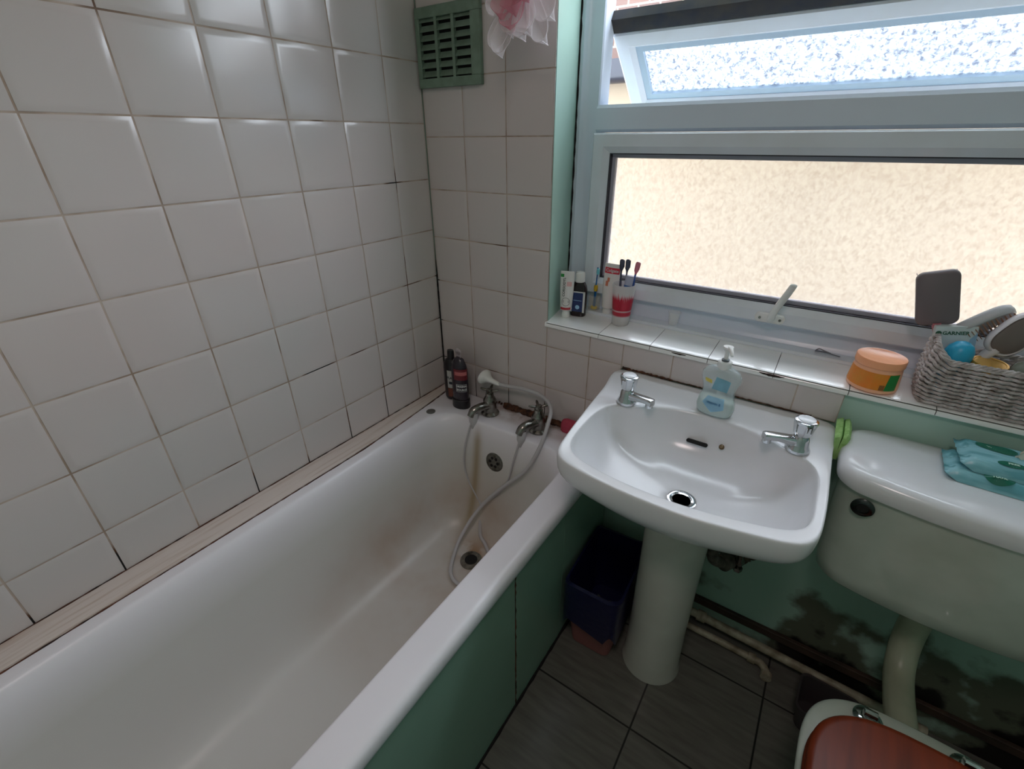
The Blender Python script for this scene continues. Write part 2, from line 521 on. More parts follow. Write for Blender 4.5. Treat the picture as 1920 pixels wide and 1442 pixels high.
# espagnolette handle, lever swung up to the right
bm = B()
loft(bm, [rrect(.968, 1.034, 0, .022, 0, .0105)[:]], False, False) if False else None
ringf = lambda y, s: [Vector((.994 + (p.x - 1.0) * s, y, .986 + (p.y) * s)) for p in rrect(.966, 1.034, -.0115, .0115, 0, .011)]
loft(bm, [ringf(.149, 1), ringf(.141, 1), ringf(.138, .88)])
h = obj('handle', bm, plastic_white, win, label='white plastic lever handle on the lower opening light')
bm = B()
pts = spline([(1.000, .139, .986), (.998, .122, .990), (1.001, .112, 1.008), (1.010, .106, 1.036), (1.020, .102, 1.062), (1.027, .100, 1.082), (1.029, .099, 1.088)], 5)
rr = [.0085 + .0015 * math.sin(PI * i / (len(pts) - 1)) for i in range(len(pts))]; rr[-1] = .004; rr[-2] = .0065
tube(bm, pts, rr, 12, flat=.6, up=(0, 1, 0))
obj('lever', bm, plastic_white, h)
bm = B()
for x in (.978, 1.024):
    lathe(bm, [(.0032, 0), (.0032, .003), (.001, .0035)], (x - .006, .1385, .986), 12, M=align((0, -1, 0)))
obj('screws', bm, chrome_dull, h)
# top light, swung open outwards on its stays
ang = math.radians(40)
T = Vector((0, .232, 1.6235)); du = Vector((0, math.cos(ang), -math.sin(ang))); dn = Vector((0, -math.sin(ang), -math.cos(ang)))
def sp(x, s, n): return Vector((x, 0, 0)) + T + du * s + dn * n
SX0, SX1, SL = .465, 1.64, .27
def smitred(bm, x0, x1, s0, s1, prof):
    cs = [(x0, s0, 1, 1), (x1, s0, -1, 1), (x1, s1, -1, -1), (x0, s1, 1, -1)]
    R = [[bm.verts.new(sp(x + a * d, s + b * d, n)) for d, n in prof] for x, s, a, b in cs]
    m = len(prof)
    for k in range(4):
        for i in range(m):
            j = (i + 1) % m
            bm.faces.new((R[k][i], R[k][j], R[(k + 1) % 4][j], R[(k + 1) % 4][i]))
bm = B(); smitred(bm, SX0, SX1, 0, SL, [(0, -.045), (0, -.004), (.004, 0), (.036, 0), (.048, -.010), (.048, -.045)])
us_ = obj('upper_sash', bm, upvc_dirty, win, angle=30)
bm = B(); smitred(bm, SX0 + .0475, SX1 - .0475, .0475, SL - .0475, [(0, -.012), (0, -.026), (.018, -.026), (.018, -.012)])
obj('spacer_bar', bm, pbr('pale_blue_spacer', (176, 196, 214), .4), us_)
bm = B()
loft(bm, [[sp(x, s, n) for s, n in ((.044, -.020), (SL - .044, -.020), (SL - .044, -.024), (.044, -.024))] for x in (SX0 + .045, SX1 - .045)])
obj('upper_pane', bm, glass_up, us_, smooth=False)
bm = B()
loft(bm, [[sp(x, s, n) for s, n in ((-.003, -.002), (-.036, -.006), (-.040, -.03), (-.003, -.035))] for x in (SX0 - .002, SX1)])
obj('weather_bar', bm, dark_bar, us_, smooth=False, label='weathered black bar along the top edge of the open light')
bm = B()
lathe(bm, [(.006, 0), (.006, .035), (.004, .038)], sp(.97, SL - .03, .0), 12, M=align(dn))
box(bm, .975, 1.02, -.004, .004, -.003, .003, M=Matrix.Translation(sp(0, SL - .02, .008)))
obj('stay_bracket', bm, plastic_white, us_)

# ------------------------------------------------------------------ outside
cream = pbr('cream_rendered_wall', (143, 126, 107), 0.9, noise=(2.5, (137, 120, 102), 1), bump=(60, .3))
YN = 1.5
bm = B(); box(bm, -3, 4.5, YN, YN + .25, -1, 1.66)
nb = obj('neighbouring_wall', bm, cream, smooth=False)
tag(nb, 'cream rendered wall of the next building outside the window', 'wall')
bm = B()
pts = []
for x in (-3, 4.5):
    pts.append([Vector((x, YN - .06 + .055 * math.cos(a), 1.68 + .05 * math.sin(a))) for a in [PI + PI * k / 8 for k in range(9)]] + [Vector((x, YN - .01, 1.73)), Vector((x, YN - .11, 1.73))])
loft(bm, pts)
gt = obj('roof_gutter', bm, pbr('navy_black_gutter', (26, 28, 40), .3), smooth=True)
tag(gt, 'dark gutter along the top of the cream wall outside', 'gutter')
brick_m = pbr('pinkish_brick', (178, 140, 132), .9)
g = G(brick_m)
oc, xyz = g.coord()
cmb = g.n.new('ShaderNodeCombineXYZ'); g.l.new(xyz[0], cmb.inputs[0]); g.l.new(xyz[2], cmb.inputs[1])
br = g.n.new('ShaderNodeTexBrick'); br.inputs['Scale'].default_value = 4.2
br.inputs['Color1'].default_value = lin((112, 88, 80)); br.inputs['Color2'].default_value = lin((92, 74, 70)); br.inputs['Mortar'].default_value = lin((150, 138, 124))
br.inputs['Mortar Size'].default_value = .02
g.l.new(cmb.outputs[0], br.inputs['Vector']); g.l.new(br.outputs['Color'], g.b.inputs['Base Color'])
bm = B(); box(bm, -3, 4.5, YN + .35, YN + .6, 1.2, 2.28)
bw = obj('brick_house_wall', bm, brick_m, smooth=False)
tag(bw, 'pinkish brick wall rising behind the gutter outside', 'wall')
bm = B(); box(bm, -6, 7, .26, 8, -1.2, -1.0)
struct(obj('outside_ground', bm, pbr('paving', (150, 148, 140), .9), smooth=False))

# ------------------------------------------------------------------ bath
bath_m = pbr('white_bath_enamel', (210, 208, 204), 0.33)
g = G(bath_m)
oc, xyz = g.coord()
nn = g.noise(5, 5, oc); nb_ = g.noise(16, 4, oc)
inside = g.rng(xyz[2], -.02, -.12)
def gauss(v, c, wd):
    d = g.math('DIVIDE', g.math('SUBTRACT', v, c), wd); return g.math('POWER', 2.718, g.math('MULTIPLY', g.math('MULTIPLY', d, d), -1.0))
# local origin of the bath is (0.37,-0.85,0.56)
st1 = g.math('MULTIPLY', gauss(xyz[0], -.105, .016), g.rng(xyz[1], .55, .64))
st1 = g.math('MULTIPLY', st1, g.rng(xyz[2], .0, -.06))
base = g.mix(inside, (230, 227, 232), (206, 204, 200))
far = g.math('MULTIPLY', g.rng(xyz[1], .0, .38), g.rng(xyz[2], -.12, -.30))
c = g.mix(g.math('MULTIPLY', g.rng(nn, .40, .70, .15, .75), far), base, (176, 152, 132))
c = g.mix(g.math('MULTIPLY', st1, .75), c, (150, 128, 88))
dr = g.math('ADD', gauss(xyz[0], -.02, .06), 0.0)
dr = g.math('MULTIPLY', dr, gauss(xyz[1], .535, .06))
dr = g.math('MULTIPLY', g.math('MULTIPLY', dr, g.rng(xyz[2], -.25, -.33)), g.rng(nb_, .4, .6))
c = g.mix(g.math('MULTIPLY', dr, .9), c, (150, 112, 70))
rim_rust = g.math('MULTIPLY', g.rng(xyz[1], .76, .83), g.rng(nb_, .42, .60))
rim_rust = g.math('MULTIPLY', rim_rust, g.rng(xyz[0], -.22, -.05))
c = g.mix(g.math('MULTIPLY', rim_rust, .75), c, (130, 84, 46))
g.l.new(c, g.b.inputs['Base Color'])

bath = thing('bathtub', 'long white bathtub along the tiled wall, with brown stains inside', 'bathtub', (.37, -.85, .56))
bm = B()
Y1 = -.001; Y0 = -1.70
rings = [
    rrect(.008, .676, Y0, Y1, .520, .02), rrect(.002, .684, Y0, Y1, .522, .02), rrect(.001, .688, Y0, Y1, .530, .02), rrect(.001, .688, Y0, Y1, .548, .02),
    rrect(.002, .685, Y0 + .002, Y1, .558, .02), rrect(.006, .677, Y0 + .006, Y1 - .002, .5635, .02), rrect(.010, .668, Y0 + .01, Y1 - .004, .5648, .02),
    rrect(.020, .652, Y0 + .02, -.03, .5650, .03), rrect(.022, .649, Y0 + .022, -.032, .5657, .03), rrect(.085, .622, Y0 + .07, -.122, .5655, .10), rrect(.092, .615, Y0 + .076, -.130, .5648, .105), rrect(.097, .611, Y0 + .080, -.135, .5622, .107), rrect(.104, .608, Y0 + .086, -.139, .553, .11),
    rrect(.112, .602, Y0 + .095, -.144, .540, .115), rrect(.122, .592, Y0 + .13, -.152, .48, .12), rrect(.134, .580, Y0 + .18, -.163, .40, .125),
    rrect(.146, .568, Y0 + .24, -.176, .32, .13), rrect(.160, .554, Y0 + .30, -.192, .25, .13), rrect(.178, .538, Y0 + .35, -.215, .205, .12),
    rrect(.205, .512, Y0 + .40, -.245, .180, .10), rrect(.245, .475, Y0 + .46, -.285, .170, .08), rrect(.30, .42, Y0 + .60, -.34, .166, .04)]
loft(bm, rings, cap0=False, cap1=True)
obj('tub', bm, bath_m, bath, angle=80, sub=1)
bm = B()   # waste
lathe(bm, [(.0, 0), (.020, 0), (.0205, .004), (.034, .005), (.036, .001), (.036, -.004)], (.365, -.335, .1695), 32, cap0=False, cap1=False)
wst = obj('waste', bm, chrome_dull, bath, label='chrome waste ring in the bath floor')
bm = B(); lathe(bm, [(.021, 0), (.0, 0.0005)], (.365, -.335, .1735), 24, cap0=True, cap1=True)
obj('waste_hole', bm, dark_hole, wst)
# overflow grid
oc_ = Vector((.338, -.1555, .445)); Mo = align((0, -.985, .17)).copy(); Mo.translation = oc_
bm = B()
lathe(bm, [(.034, -.004), (.034, .002), (.031, .0045), (.024, .0052), (.0, .0052)], (0, 0, 0), 32, M=Mo, cap1=False)
ov = obj('overflow_plate', bm, pbr('tarnished_steel', (128, 126, 120), .35, 1.0, noise=(60, (80, 78, 70), 1)), bath, label='round steel overflow grid with holes')
bm = B()
for k in range(6):
    a = k * PI / 3
    lathe(bm, [(.0052, .0045), (.0052, .0062), (.0001, .0063)], (0, 0, 0), 12, M=Mo @ Matrix.Translation((.0155 * math.cos(a), .0155 * math.sin(a), 0)))
obj('overflow_holes', bm, dark_hole, ov)
# round plug hole cover on the rim corner
bm = B(); lathe(bm, [(.0155, 0), (.0155, .002), (.013, .003), (.0001, .003)], (.086, -.176, .5650), 24)
obj('rim_cap', bm, pbr('grey_cap', (96, 96, 92), .5), bath, label='round grey cap in the rim near the shampoo bottles')
# cracked rusty sealant line along the window wall
bm = B()
for k in range(46):
    x = .20 + .46 * k / 45 + random.uniform(-.004, .004)
    big = 1.7 if .29 < x < .62 else .6
    rx, rz = random.uniform(.006, .012) * big, random.uniform(.003, .009) * big
    lathe(bm, [(.0001, -1), (.7, -.7), (1, 0), (.7, .7), (.0001, 1)], (x, -.006 - .004 * (big - 1), .568 + random.uniform(0, .006)), 8, M=Matrix.Diagonal((rx, .007 * big + .002, rz, 1)))
seal_m = pbr('rusty_sealant', (96, 58, 34), .8, noise=(70, (26, 16, 12), 1), bump=(150, .6))
obj('sealant', bm, seal_m, bath, label='brown rotten sealant between bath and wall')
# board between bath and tiles
bm = B()
rr_ = []
for y in [Y1 - .001] + [-.1 * k for k in range(1, 17)] + [Y0]:
    wd = .026 + .042 * min(1, -y / .45) ** .7
    if y < -.5: wd = .068 - .006 * min(1, (-y - .5) / 1.0)
    rr_.append([Vector((.0005, y, .5662)), Vector((wd, y, .5662)), Vector((wd, y, .5705)), Vector((wd - .003, y, .5722)), Vector((.0005, y, .5735))])
loft(bm, rr_)
tm = pbr('white_painted_board', (206, 194, 186), .45)
g = G(tm); oc, xyz = g.coord()
mp = g.n.new('ShaderNodeMapping'); mp.inputs['Scale'].default_value = (60, 3, 60); g.l.new(oc, mp.inputs[0])
gr = g.noise(2.0, 5, mp.outputs[0])
g.l.new(g.mix(g.rng(gr, .5, .75), (208, 196, 189), (184, 164, 150)), g.b.inputs['Base Color'])
tr = struct(obj('trim_2', bm, tm, angle=30))
def seam(x, z, w0, y0, y1, n):
    b = B()
    ps = []
    for k in range(n + 1):
        y = y0 + (y1 - y0) * k / n
        ps.append((x(y) , y, z + random.uniform(-.0003, .0003)))
    rad = [w0 * random.uniform(.5, 1.35) for _ in ps]
    tube(b, ps, rad, 6)
    return b
mould_m = pbr('black_brown_mould', (40, 24, 20), .9, noise=(22, (104, 62, 44), 1))
bw_ = lambda y: (.026 + .042 * min(1, -y / .45) ** .7) if y > -.5 else .068 - .006 * min(1, (-y - .5) / 1.0)
obj('mould_line', seam(lambda y: bw_(y) + .0006, .5658, .0018, -.02, -1.69, 150), mould_m, tr)
obj('mould_line', seam(lambda y: .0005, .5738, .0015, -.02, -1.69, 150), mould_m, tr)
# bath panel in three boards
pn = thing('boarding', 'green painted panelling closing the side of the bathtub', 'panelling', (.678, -.85, 0))
for a, b in ((Y0, -.5455), (-.5425, -.3045), (-.3015, -.012)):
    bm = B(); box(bm, .664, .680 if b < -.3 else .679, a, b, .003, .5205)
    obj('panel_board', bm, panel_m, pn, bevel=.0012, smooth=False)
bm = B()
tube(bm, [(.679, -.5440 + random.uniform(-.0012, .0012) , .005 + .51 * k / 40) for k in range(41)], [random.uniform(.0014, .0034) for _ in range(41)], 6)
obj('joint_dirt', bm, mould_m, pn, label='brown filler showing in the joint of the panel')
bm = B()
tube(bm, [(.682, -.02 - 1.66 * k / 60, .003) for k in range(61)], [random.uniform(.003, .006) for _ in range(61)], 6)
obj('floor_line', bm, pbr('black_floor_sealant', (14, 13, 12), .8), pn)

# bath taps
def bath_tap(x, label, sp_dir, tilt):
    t = thing('bath_tap', label, 'tap', (x, -.072, .5665), (0, 0, 0), 'chrome taps on the bath')
    t.scale = (1.16, 1.12, 1.12)
    bm = B()
    lathe(bm, [(.026, 0), (.027, .004), (.020, .010), (.0185, .03), (.0195, .046), (.016, .054), (.0125, .060), (.0115, .070), (.0, .070)], (0, 0, 0), 24, cap1=False)
    pts = spline([(0, -.006, .030), (sp_dir * .25, -.034, .034), (sp_dir * .5, -.056, .030), (sp_dir * .62, -.066, .014)], 6)
    tube(bm, pts, [.0135 - .003 * i / (len(pts) - 1) for i in range(len(pts))], 16)
    obj('body', bm, chrome_dull, t, world=False)
    bm = B()
    for k in range(4):
        a = tilt + k * PI / 2
        d = Vector((math.cos(a), math.sin(a), .12))
        tube(bm, [d * .004 + Vector((0, 0, .076)), d * .020 + Vector((0, 0, .078)), d * .027 + Vector((0, 0, .079))], [.0035, .0042, .0026], 10)
    lathe(bm, [(.009, .066), (.010, .076), (.008, .083), (.0, .085)], (0, 0, 0), 20, cap1=False)
    obj('cross_head', bm, chrome_dull, t, world=False)
    return t
bath_tap(.262, 'left chrome bath tap under the white shower head', -.035, .3)
bath_tap(.452, 'right chrome bath tap nearer the basin, rust around its base', -.035, .75)
# push-on rubber shower hose
hs = thing('shower_hose', 'white rubber push-on shower hose hanging from both bath taps', 'shower hose', (.3, -.14, .57))
def hose(pts, r, n=10, nm='hose', m=None):
    bm = B(); P = spline(pts, n); tube(bm, P, r, 10); return obj(nm, bm, m or hose_m, hs)
hose([(.240, -.140, .568), (.232, -.152, .530), (.220, -.166, .46), (.2225, -.176, .39), (.245, -.180, .33), (.290, -.186, .272)], .0032, nm='tap_hose')
hose([(.430, -.140, .568), (.424, -.150, .530), (.412, -.160, .47), (.398, -.168, .40), (.360, -.176, .33), (.308, -.186, .274)], .0032, nm='tap_hose')
for x in (.2405, .4305):
    bm = B(); lathe(bm, [(.0045, -.026), (.0085, -.012), (.0135, .0), (.0145, .030), (.0135, .032)], (x, -.1385, .560), 20, M=align((0, .15, 1)), cap1=False)
    obj('tap_connector', bm, hose_m, hs, label='white rubber cup pushed onto a bath tap spout')
bm = B()
tube(bm, [(.291, -.186, .277), (.299, -.186, .262), (.300, -.187, .240)], [.0045, .007, .0055], 10)
tube(bm, [(.308, -.186, .277), (.300, -.186, .262), (.300, -.187, .246)], [.0045, .006, .005], 10)
obj('joining_piece', bm, hose_m, hs)
hose([(.300, -.187, .244), (.306, -.205, .215), (.335, -.245, .188), (.368, -.262, .180), (.410, -.300, .178), (.425, -.370, .176), (.400, -.430, .176),
      (.350, -.418, .180), (.315, -.360, .190), (.300, -.300, .215), (.310, -.240, .265), (.345, -.205, .325), (.400, -.190, .395), (.470, -.175, .480),
      (.503, -.150, .560), (.506, -.110, .620), (.488, -.060, .655), (.440, -.036, .672), (.370, -.036, .676), (.310, -.040, .670), (.268, -.044, .668)], .0062, 8, 'head_hose')
bm = B()
lathe(bm, [(.0065, 0), (.009, .012), (.010, .03), (.015, .045), (.024, .055), (.030, .060), (.031, .068), (.029, .072), (.0, .072)], (.283, -.043, .668), 24, M=align((-1, .02, .18)), cap1=False, sy=.75)
obj('shower_head', bm, plastic_white, hs, label='white plastic shower head lying behind the left tap')

# shampoo bottles in the bath corner
def wrap_text(s, size, r, z, c, a0, ext=.0002, bold=.0004, sy=1.0):
    """text wrapped on an upright cylinder radius r; a0 = facing angle"""
    bm = text(s, size, Matrix.Identity(4), ext, bold=bold)
    for v in bm.verts:
        a = a0 + v.co.x / r; rr = r + .0004 + v.co.z
        v.co = Vector((c[0] + rr * math.cos(a), c[1] + rr * sy * math.sin(a), z + v.co.y))
    return bm
def patch(bm, r, z0, z1, a0, half, c=(0, 0), off=.0003, n=14, sy=1.0, mi=0):
    """curved label patch"""
    lo, hi, lo2, hi2 = [], [], [], []
    for k in range(n + 1):
        a = a0 - half + 2 * half * k / n
        for L, z, rr in ((lo, z0, r + off), (hi, z1, r + off)):
            L.append(bm.verts.new((c[0] + rr * math.cos(a), c[1] + rr * sy * math.sin(a), z)))
    for k in range(n):
        bm.faces.new((lo[k], lo[k + 1], hi[k + 1], hi[k])).material_index = mi
FA = math.atan2(-1.03, .93)      # angle facing the room from that corner
b1 = thing('shampoo_bottle', 'dark violet bottle with red label and boxed lettering, standing on its black cap', 'bottle', (.148, -.086, .5660), (0, 0, 0), 'bottles in the bath corner')
bm = B()
r_ = .031
lathe(bm, [(.029, .032), (r_, .036), (r_, .13), (.030, .142), (.027, .158), (.019, .178), (.006, .188), (0, .188)], (0, 0, 0), 32, sy=.72, cap1=False)
obj('bottle_body', bm, pbr('dark_violet_bottle', (44, 36, 46), .22), b1, world=False)
bm = B(); lathe(bm, [(.0335, 0), (.0345, .003), (.0340, .030), (.031, .0325)], (0, 0, 0), 32, sy=.74)
obj('cap', bm, black_plastic, b1, world=False)
bm = B(); patch(bm, r_, .110, .150, FA, .95, sy=.72)
lb = obj('label_top', bm, pbr('dark_red_label', (112, 32, 40), .4), b1, world=False)
bm = B(); patch(bm, r_, .128, .141, FA, .80, sy=.72, off=.0006)
obj('label_band', bm, pbr('pink_label_band', (186, 104, 104), .4), b1, world=False)
lt = pbr('label_white', (205, 205, 205), .4)
bm = B()
for z0, z1 in ((.0665, .0675), (.0935, .0945)): patch(bm, r_, z0, z1, FA, .68, sy=.72, off=.0006)
for s in (-1, 1): patch(bm, r_, .0665, .0945, FA + s * .67, .02, sy=.72, off=.0006)
merge(bm, wrap_text('ORIGINAL', .0095, r_, .0868, (0, 0), FA, sy=.72)); merge(bm, wrap_text('SOURCE', .0105, r_, .0742, (0, 0), FA, sy=.72))
obj('lettering', bm, lt, b1, world=False)
bm = B(); box(bm, -.010, .010, -.0015, .0015, .184, .205); lathe(bm, [(.011, -.0015), (.013, 0), (.011, .0015)], (0, 0, .205), 20, M=align((0, -1, 0)))
obj('hanging_tab', bm, thin_plastic('clear_tab', (190, 180, 185), .55), b1, world=False)
b2 = thing('shampoo_bottle', 'black bottle with white and brown label standing behind, right in the tiled corner', 'bottle', (.090, -.060, .5735), (0, 0, 0), 'bottles in the bath corner')
bm = B()
lathe(bm, [(.029, 0), (.031, .004), (.031, .115), (.029, .132), (.022, .145), (.0135, .150), (.013, .176), (.0115, .180), (0, .180)], (0, 0, 0), 32, sy=.75, cap1=False)
obj('bottle_body', bm, black_plastic, b2, world=False)
bm = B(); patch(bm, .031, .045, .112, FA, .8, sy=.75)
obj('white_label', bm, pbr('label_offwhite', (176, 176, 172), .5), b2, world=False)
bm = B(); patch(bm, .031, .010, .044, FA, .8, sy=.75)
obj('brown_label', bm, pbr('label_brown', (112, 60, 44), .5), b2, world=False)
bm = wrap_text('PLANT', .012, .031, .084, (0, 0), FA - .25, sy=.75); patch(bm, .031, .060, .070, FA - .15, .45, sy=.75, off=.0006)
obj('lettering', bm, pbr('label_navy', (26, 34, 44), .5), b2, world=False)
# pink thing by the bath rim behind the basin
bm = B()
loft(bm, [rrect(.512 + d, .572 - d, -.040 + d * .5, -.018 - d * .3, z, .010) for d, z in ((.004, .5665), (0, .572), (0, .596), (.005, .608), (.014, .612))])
tag(obj('pink_sponge', bm, pbr('pink_sponge', (176, 66, 84), .85, noise=(60, (190, 70, 96), 1), bump=(200, .6)), angle=60), 'pink sponge on the bath rim, half hidden behind the basin corner', 'sponge')

# ------------------------------------------------------------------ wash basin
def outline(pts, c, N=72, z=0):
    """closed smooth outline resampled by angle about c"""
    P = [Vector((p[0], p[1], 0)) for p in pts]
    n = len(P); D = []
    for i in range(n):
        a, b, cc, d = P[i - 1], P[i], P[(i + 1) % n], P[(i + 2) % n]
        for k in range(10):
            t = k / 10
            D.append(0.5 * ((2 * b) + (cc - a) * t + (2 * a - 5 * b + 4 * cc - d) * t * t + (3 * b - a - 3 * cc + d) * t ** 3))
    out = []
    for k in range(N):
        th = 2 * PI * k / N
        d = Vector((math.cos(th), math.sin(th), 0)); best = None
        for i in range(len(D)):
            p, q = D[i] - Vector((c[0], c[1], 0)), D[(i + 1) % len(D)] - Vector((c[0], c[1], 0))
            e = q - p; den = d.x * e.y - d.y * e.x
            if abs(den) < 1e-12: continue
            t = (p.x * e.y - p.y * e.x) / den; u = (p.x * d.y - p.y * d.x) / den
            if t > 0 and -1e-6 <= u <= 1 + 1e-6 and (best is None or t > best): best = t
        best = best or .1
        out.append((c[0] + d.x * best, c[1] + d.y * best))
    return out
def ringz(o, z, c=(0, 0), s=1.0, zf=None, sy=None):
    sy = s if sy is None else sy
    return [Vector((c[0] + (x - c[0]) * s, c[1] + (y - c[1]) * sy, z if zf is None else z + zf(x, y))) for x, y in o]
BX = .9305
C0 = (BX, -.27)
outer = outline([(x + BX, y) for x, y in ((-.262, -.002), (-.13, -.002), (0, -.002), (.13, -.002), (.258, -.002), (.262, -.10), (.263, -.20), (.263, -.31), (.256, -.40), (.232, -.436), (.150, -.458), (.07, -.472), (0, -.476), (-.07, -.474), (-.140, -.466), (-.196, -.453), (-.224, -.428), (-.236, -.36), (-.250, -.22), (-.259, -.10))], C0)
bowl = outline([(x + BX, y) for x, y in ((0, -.105), (.09, -.112), (.150, -.135), (.185, -.158), (.222, -.175), (.240, -.21), (.243, -.28), (.240, -.365), (.215, -.400), (.14, -.424), (.05, -.440), (-.05, -.442), (-.13, -.432), (-.190, -.412), (-.216, -.37), (-.223, -.27), (-.212, -.20), (-.178, -.170), (-.140, -.150), (-.08, -.118))], C0)
def blend(a, b, t): return [(p[0] * (1 - t) + q[0] * t, p[1] * (1 - t) + q[1] * t) for p, q in zip(a, b)]
back = lambda x, y: .012 * max(0, min(1, (y + .10) / .10)) 
basin = thing('wash_basin', 'white pedestal wash basin below the window sill', 'basin', (BX, -.22, 0))
bm = B()
DR = (.948, -.285)
drain = [(DR[0] + .021 * math.cos(2 * PI * k / 72), DR[1] + .021 * math.sin(2 * PI * k / 72)) for k in range(72)]
CB = (BX + .005, -.23)
und = [(CB[0] + .17 * math.cos(2 * PI * k / 72), CB[1] + .15 * math.sin(2 * PI * k / 72)) for k in range(72)]
ped = [(CB[0] + .075 * math.cos(2 * PI * k / 72), CB[1] + .085 * math.sin(2 * PI * k / 72)) for k in range(72)]
clampb = lambda r: [Vector((v.x, min(v.y, -.0015), v.z)) for v in r]
rings = [ringz(ped, .625), ringz(blend(ped, und, .5), .640), ringz(und, .672), ringz(blend(und, outer, .55), .705), ringz(blend(und, outer, .85), .737),
         ringz(outer, .760, C0, .985), ringz(outer, .782, C0, .998), ringz(outer, .800, C0, 1.0, back), ringz(outer, .8065, C0, .994, back), ringz(outer, .8085, C0, .984, back),
         ringz(blend(outer, bowl, .45), .8065, C0, 1, back), ringz(blend(outer, bowl, .80), .8050), ringz(blend(outer, bowl, .95), .8040), ringz(blend(outer, bowl, .99), .8020), ringz(bowl, .7955, C0, .992), ringz(bowl, .788, C0, .984),
         ringz(bowl, .776, C0, .962), ringz(blend(bowl, drain, .12), .745), ringz(blend(bowl, drain, .24), .720), ringz(blend(bowl, drain, .40), .702), ringz(blend(bowl, drain, .62), .690),
         ringz(blend(bowl, drain, .85), .684), ringz(drain, .6815), ringz(drain, .670, DR, .9)]
rings = [clampb(r) for r in rings]
loft(bm, rings, cap0=False, cap1=False)
obj('bowl', bm, porcelain, basin, angle=89, sub=1)
bm = B()
prof = [(.084, 0), (.083, .012), (.078, .03), (.0755, .2), (.075, .42), (.076, .56), (.082, .632), (.095, .655)]
RR = []
for r, z in prof:
    cy = -.205 - .03 * (z / .65)
    RR.append([Vector((.945 + r * math.cos(2 * PI * k / 40), cy + r * 1.0 * math.sin(2 * PI * k / 40), z + .001)) for k in range(40)])
loft(bm, RR)
obj('pedestal', bm, pbr('pedestal_porcelain', (206, 204, 196), .12, noise=(6, (192, 190, 182), 1)), basin, angle=60)
bm = B()
lathe(bm, [(.0175, -.01), (.018, .0), (.0225, .001), (.0275, .0025), (.031, .0015), (.0315, -.002)], (DR[0], DR[1], .6838), 36, cap0=False, cap1=False)
dw = obj('waste', bm, chrome, basin, label='chrome waste ring of the basin')
bm = B(); lathe(bm, [(.0212, 0), (.0001, .0)], (DR[0], DR[1], .6842), 24)
obj('waste_hole', bm, dark_hole, dw)
bm = B()
tube(bm, [(.680 + .46 * k / 90, -.0025, .8215 + random.uniform(-.0004, .0010)) for k in range(91)], [random.uniform(.0012, .0042) if k < 28 else random.uniform(.0006, .0018) for k in range(91)], 6)
obj('sealant', bm, seal_m, basin, label='rusty brown sealant between basin and splashback')
# overflow slot and chain stay hole on the sloping back of the bowl
def wall_y(z):  # inside back of the bowl at x near the middle
    return -.118 - (0.791 - z) * .30
bm = B()
sl = rrect(-.0245, .0245, -.0045, .0045, 0, .0044)
Msl = frame((.932, -.1385, .745), (1, 0, 0.0), (0, .38, 1))
loft(bm, [[Msl @ Vector((p.x, p.y, h)) for p in sl] for h in (-.004, .0022)])
obj('overflow_slot', bm, dark_hole, basin)
bm = B(); lathe(bm, [(.0062, -.002), (.0062, .001), (.0045, .003), (.0035, .001), (.0001, .001)], (0, 0, 0), 16, M=frame((.986, -.1355, .752), (1, 0, 0), (0, .38, 1)))
obj('chain_stay', bm, pbr('brass_dirty', (140, 120, 96), .35, 1.0), basin)

def pillar_tap(loc, ang, label):
    t = thing('basin_tap', label, 'tap', loc, (0, 0, ang), 'chrome pillar taps on the basin')
    bm = B()
    lathe(bm, [(.0235, 0), (.024, .004), (.0215, .009), (.0185, .018), (.0170, .028), (.0150, .034), (.0125, .038), (.0, .038)], (0, 0, 0), 32, cap1=False)
    # spout along local -Y
    rg = []
    for y, zc, hw, hh in ((0.0, .021, .012, .010), (-.020, .024, .0115, .0085), (-.045, .029, .0105, .0070), (-.062, .031, .0105, .0068), (-.070, .0305, .0105, .0075), (-.074, .029, .0100, .0085)):
        rg.append([Vector((p.x, y, zc + p.y)) for p in rrect(-hw, hw, -hh, hh, 0, hh * .55, 3)])
    loft(bm, rg)
    lathe(bm, [(.0085, .0), (.0095, -.010), (.008, -.012)], (0, -.066, .026), 20)
    obj('spout_body', bm, chrome, t, world=False)
    bm = B()
    rings = []
    for r, z, am in ((.013, .036, 0), (.0175, .041, .5), (.0195, .052, 1), (.0215, .064, 1), (.0225, .070, .4), (.0215, .0735, 0), (.0175, .075, 0)):
        rings.append([Vector(((r - am * .0016 * (0.5 + .5 * math.cos(8 * a))) * math.cos(a), (r - am * .0016 * (0.5 + .5 * math.cos(8 * a))) * math.sin(a), z)) for a in [2 * PI * k / 64 for k in range(64)]])
    loft(bm, rings)
    hd = obj('tap_head', bm, chrome, t, world=False, angle=50)
    bm = B(); lathe(bm, [(.0165, .0748), (.0165, .0762), (.014, .0772), (.0001, .0776)], (0, 0, 0), 32)
    obj('index_disc', bm, pbr('white_index_disc', (225, 228, 232), .15), hd, world=False)
    return t
pillar_tap((.752, -.150, .8055), math.radians(72), 'left chrome basin tap, spout turned over the bowl')
pillar_tap((1.128, -.140, .8055), math.radians(-62), 'right chrome basin tap, the larger looking one beside the sponge')

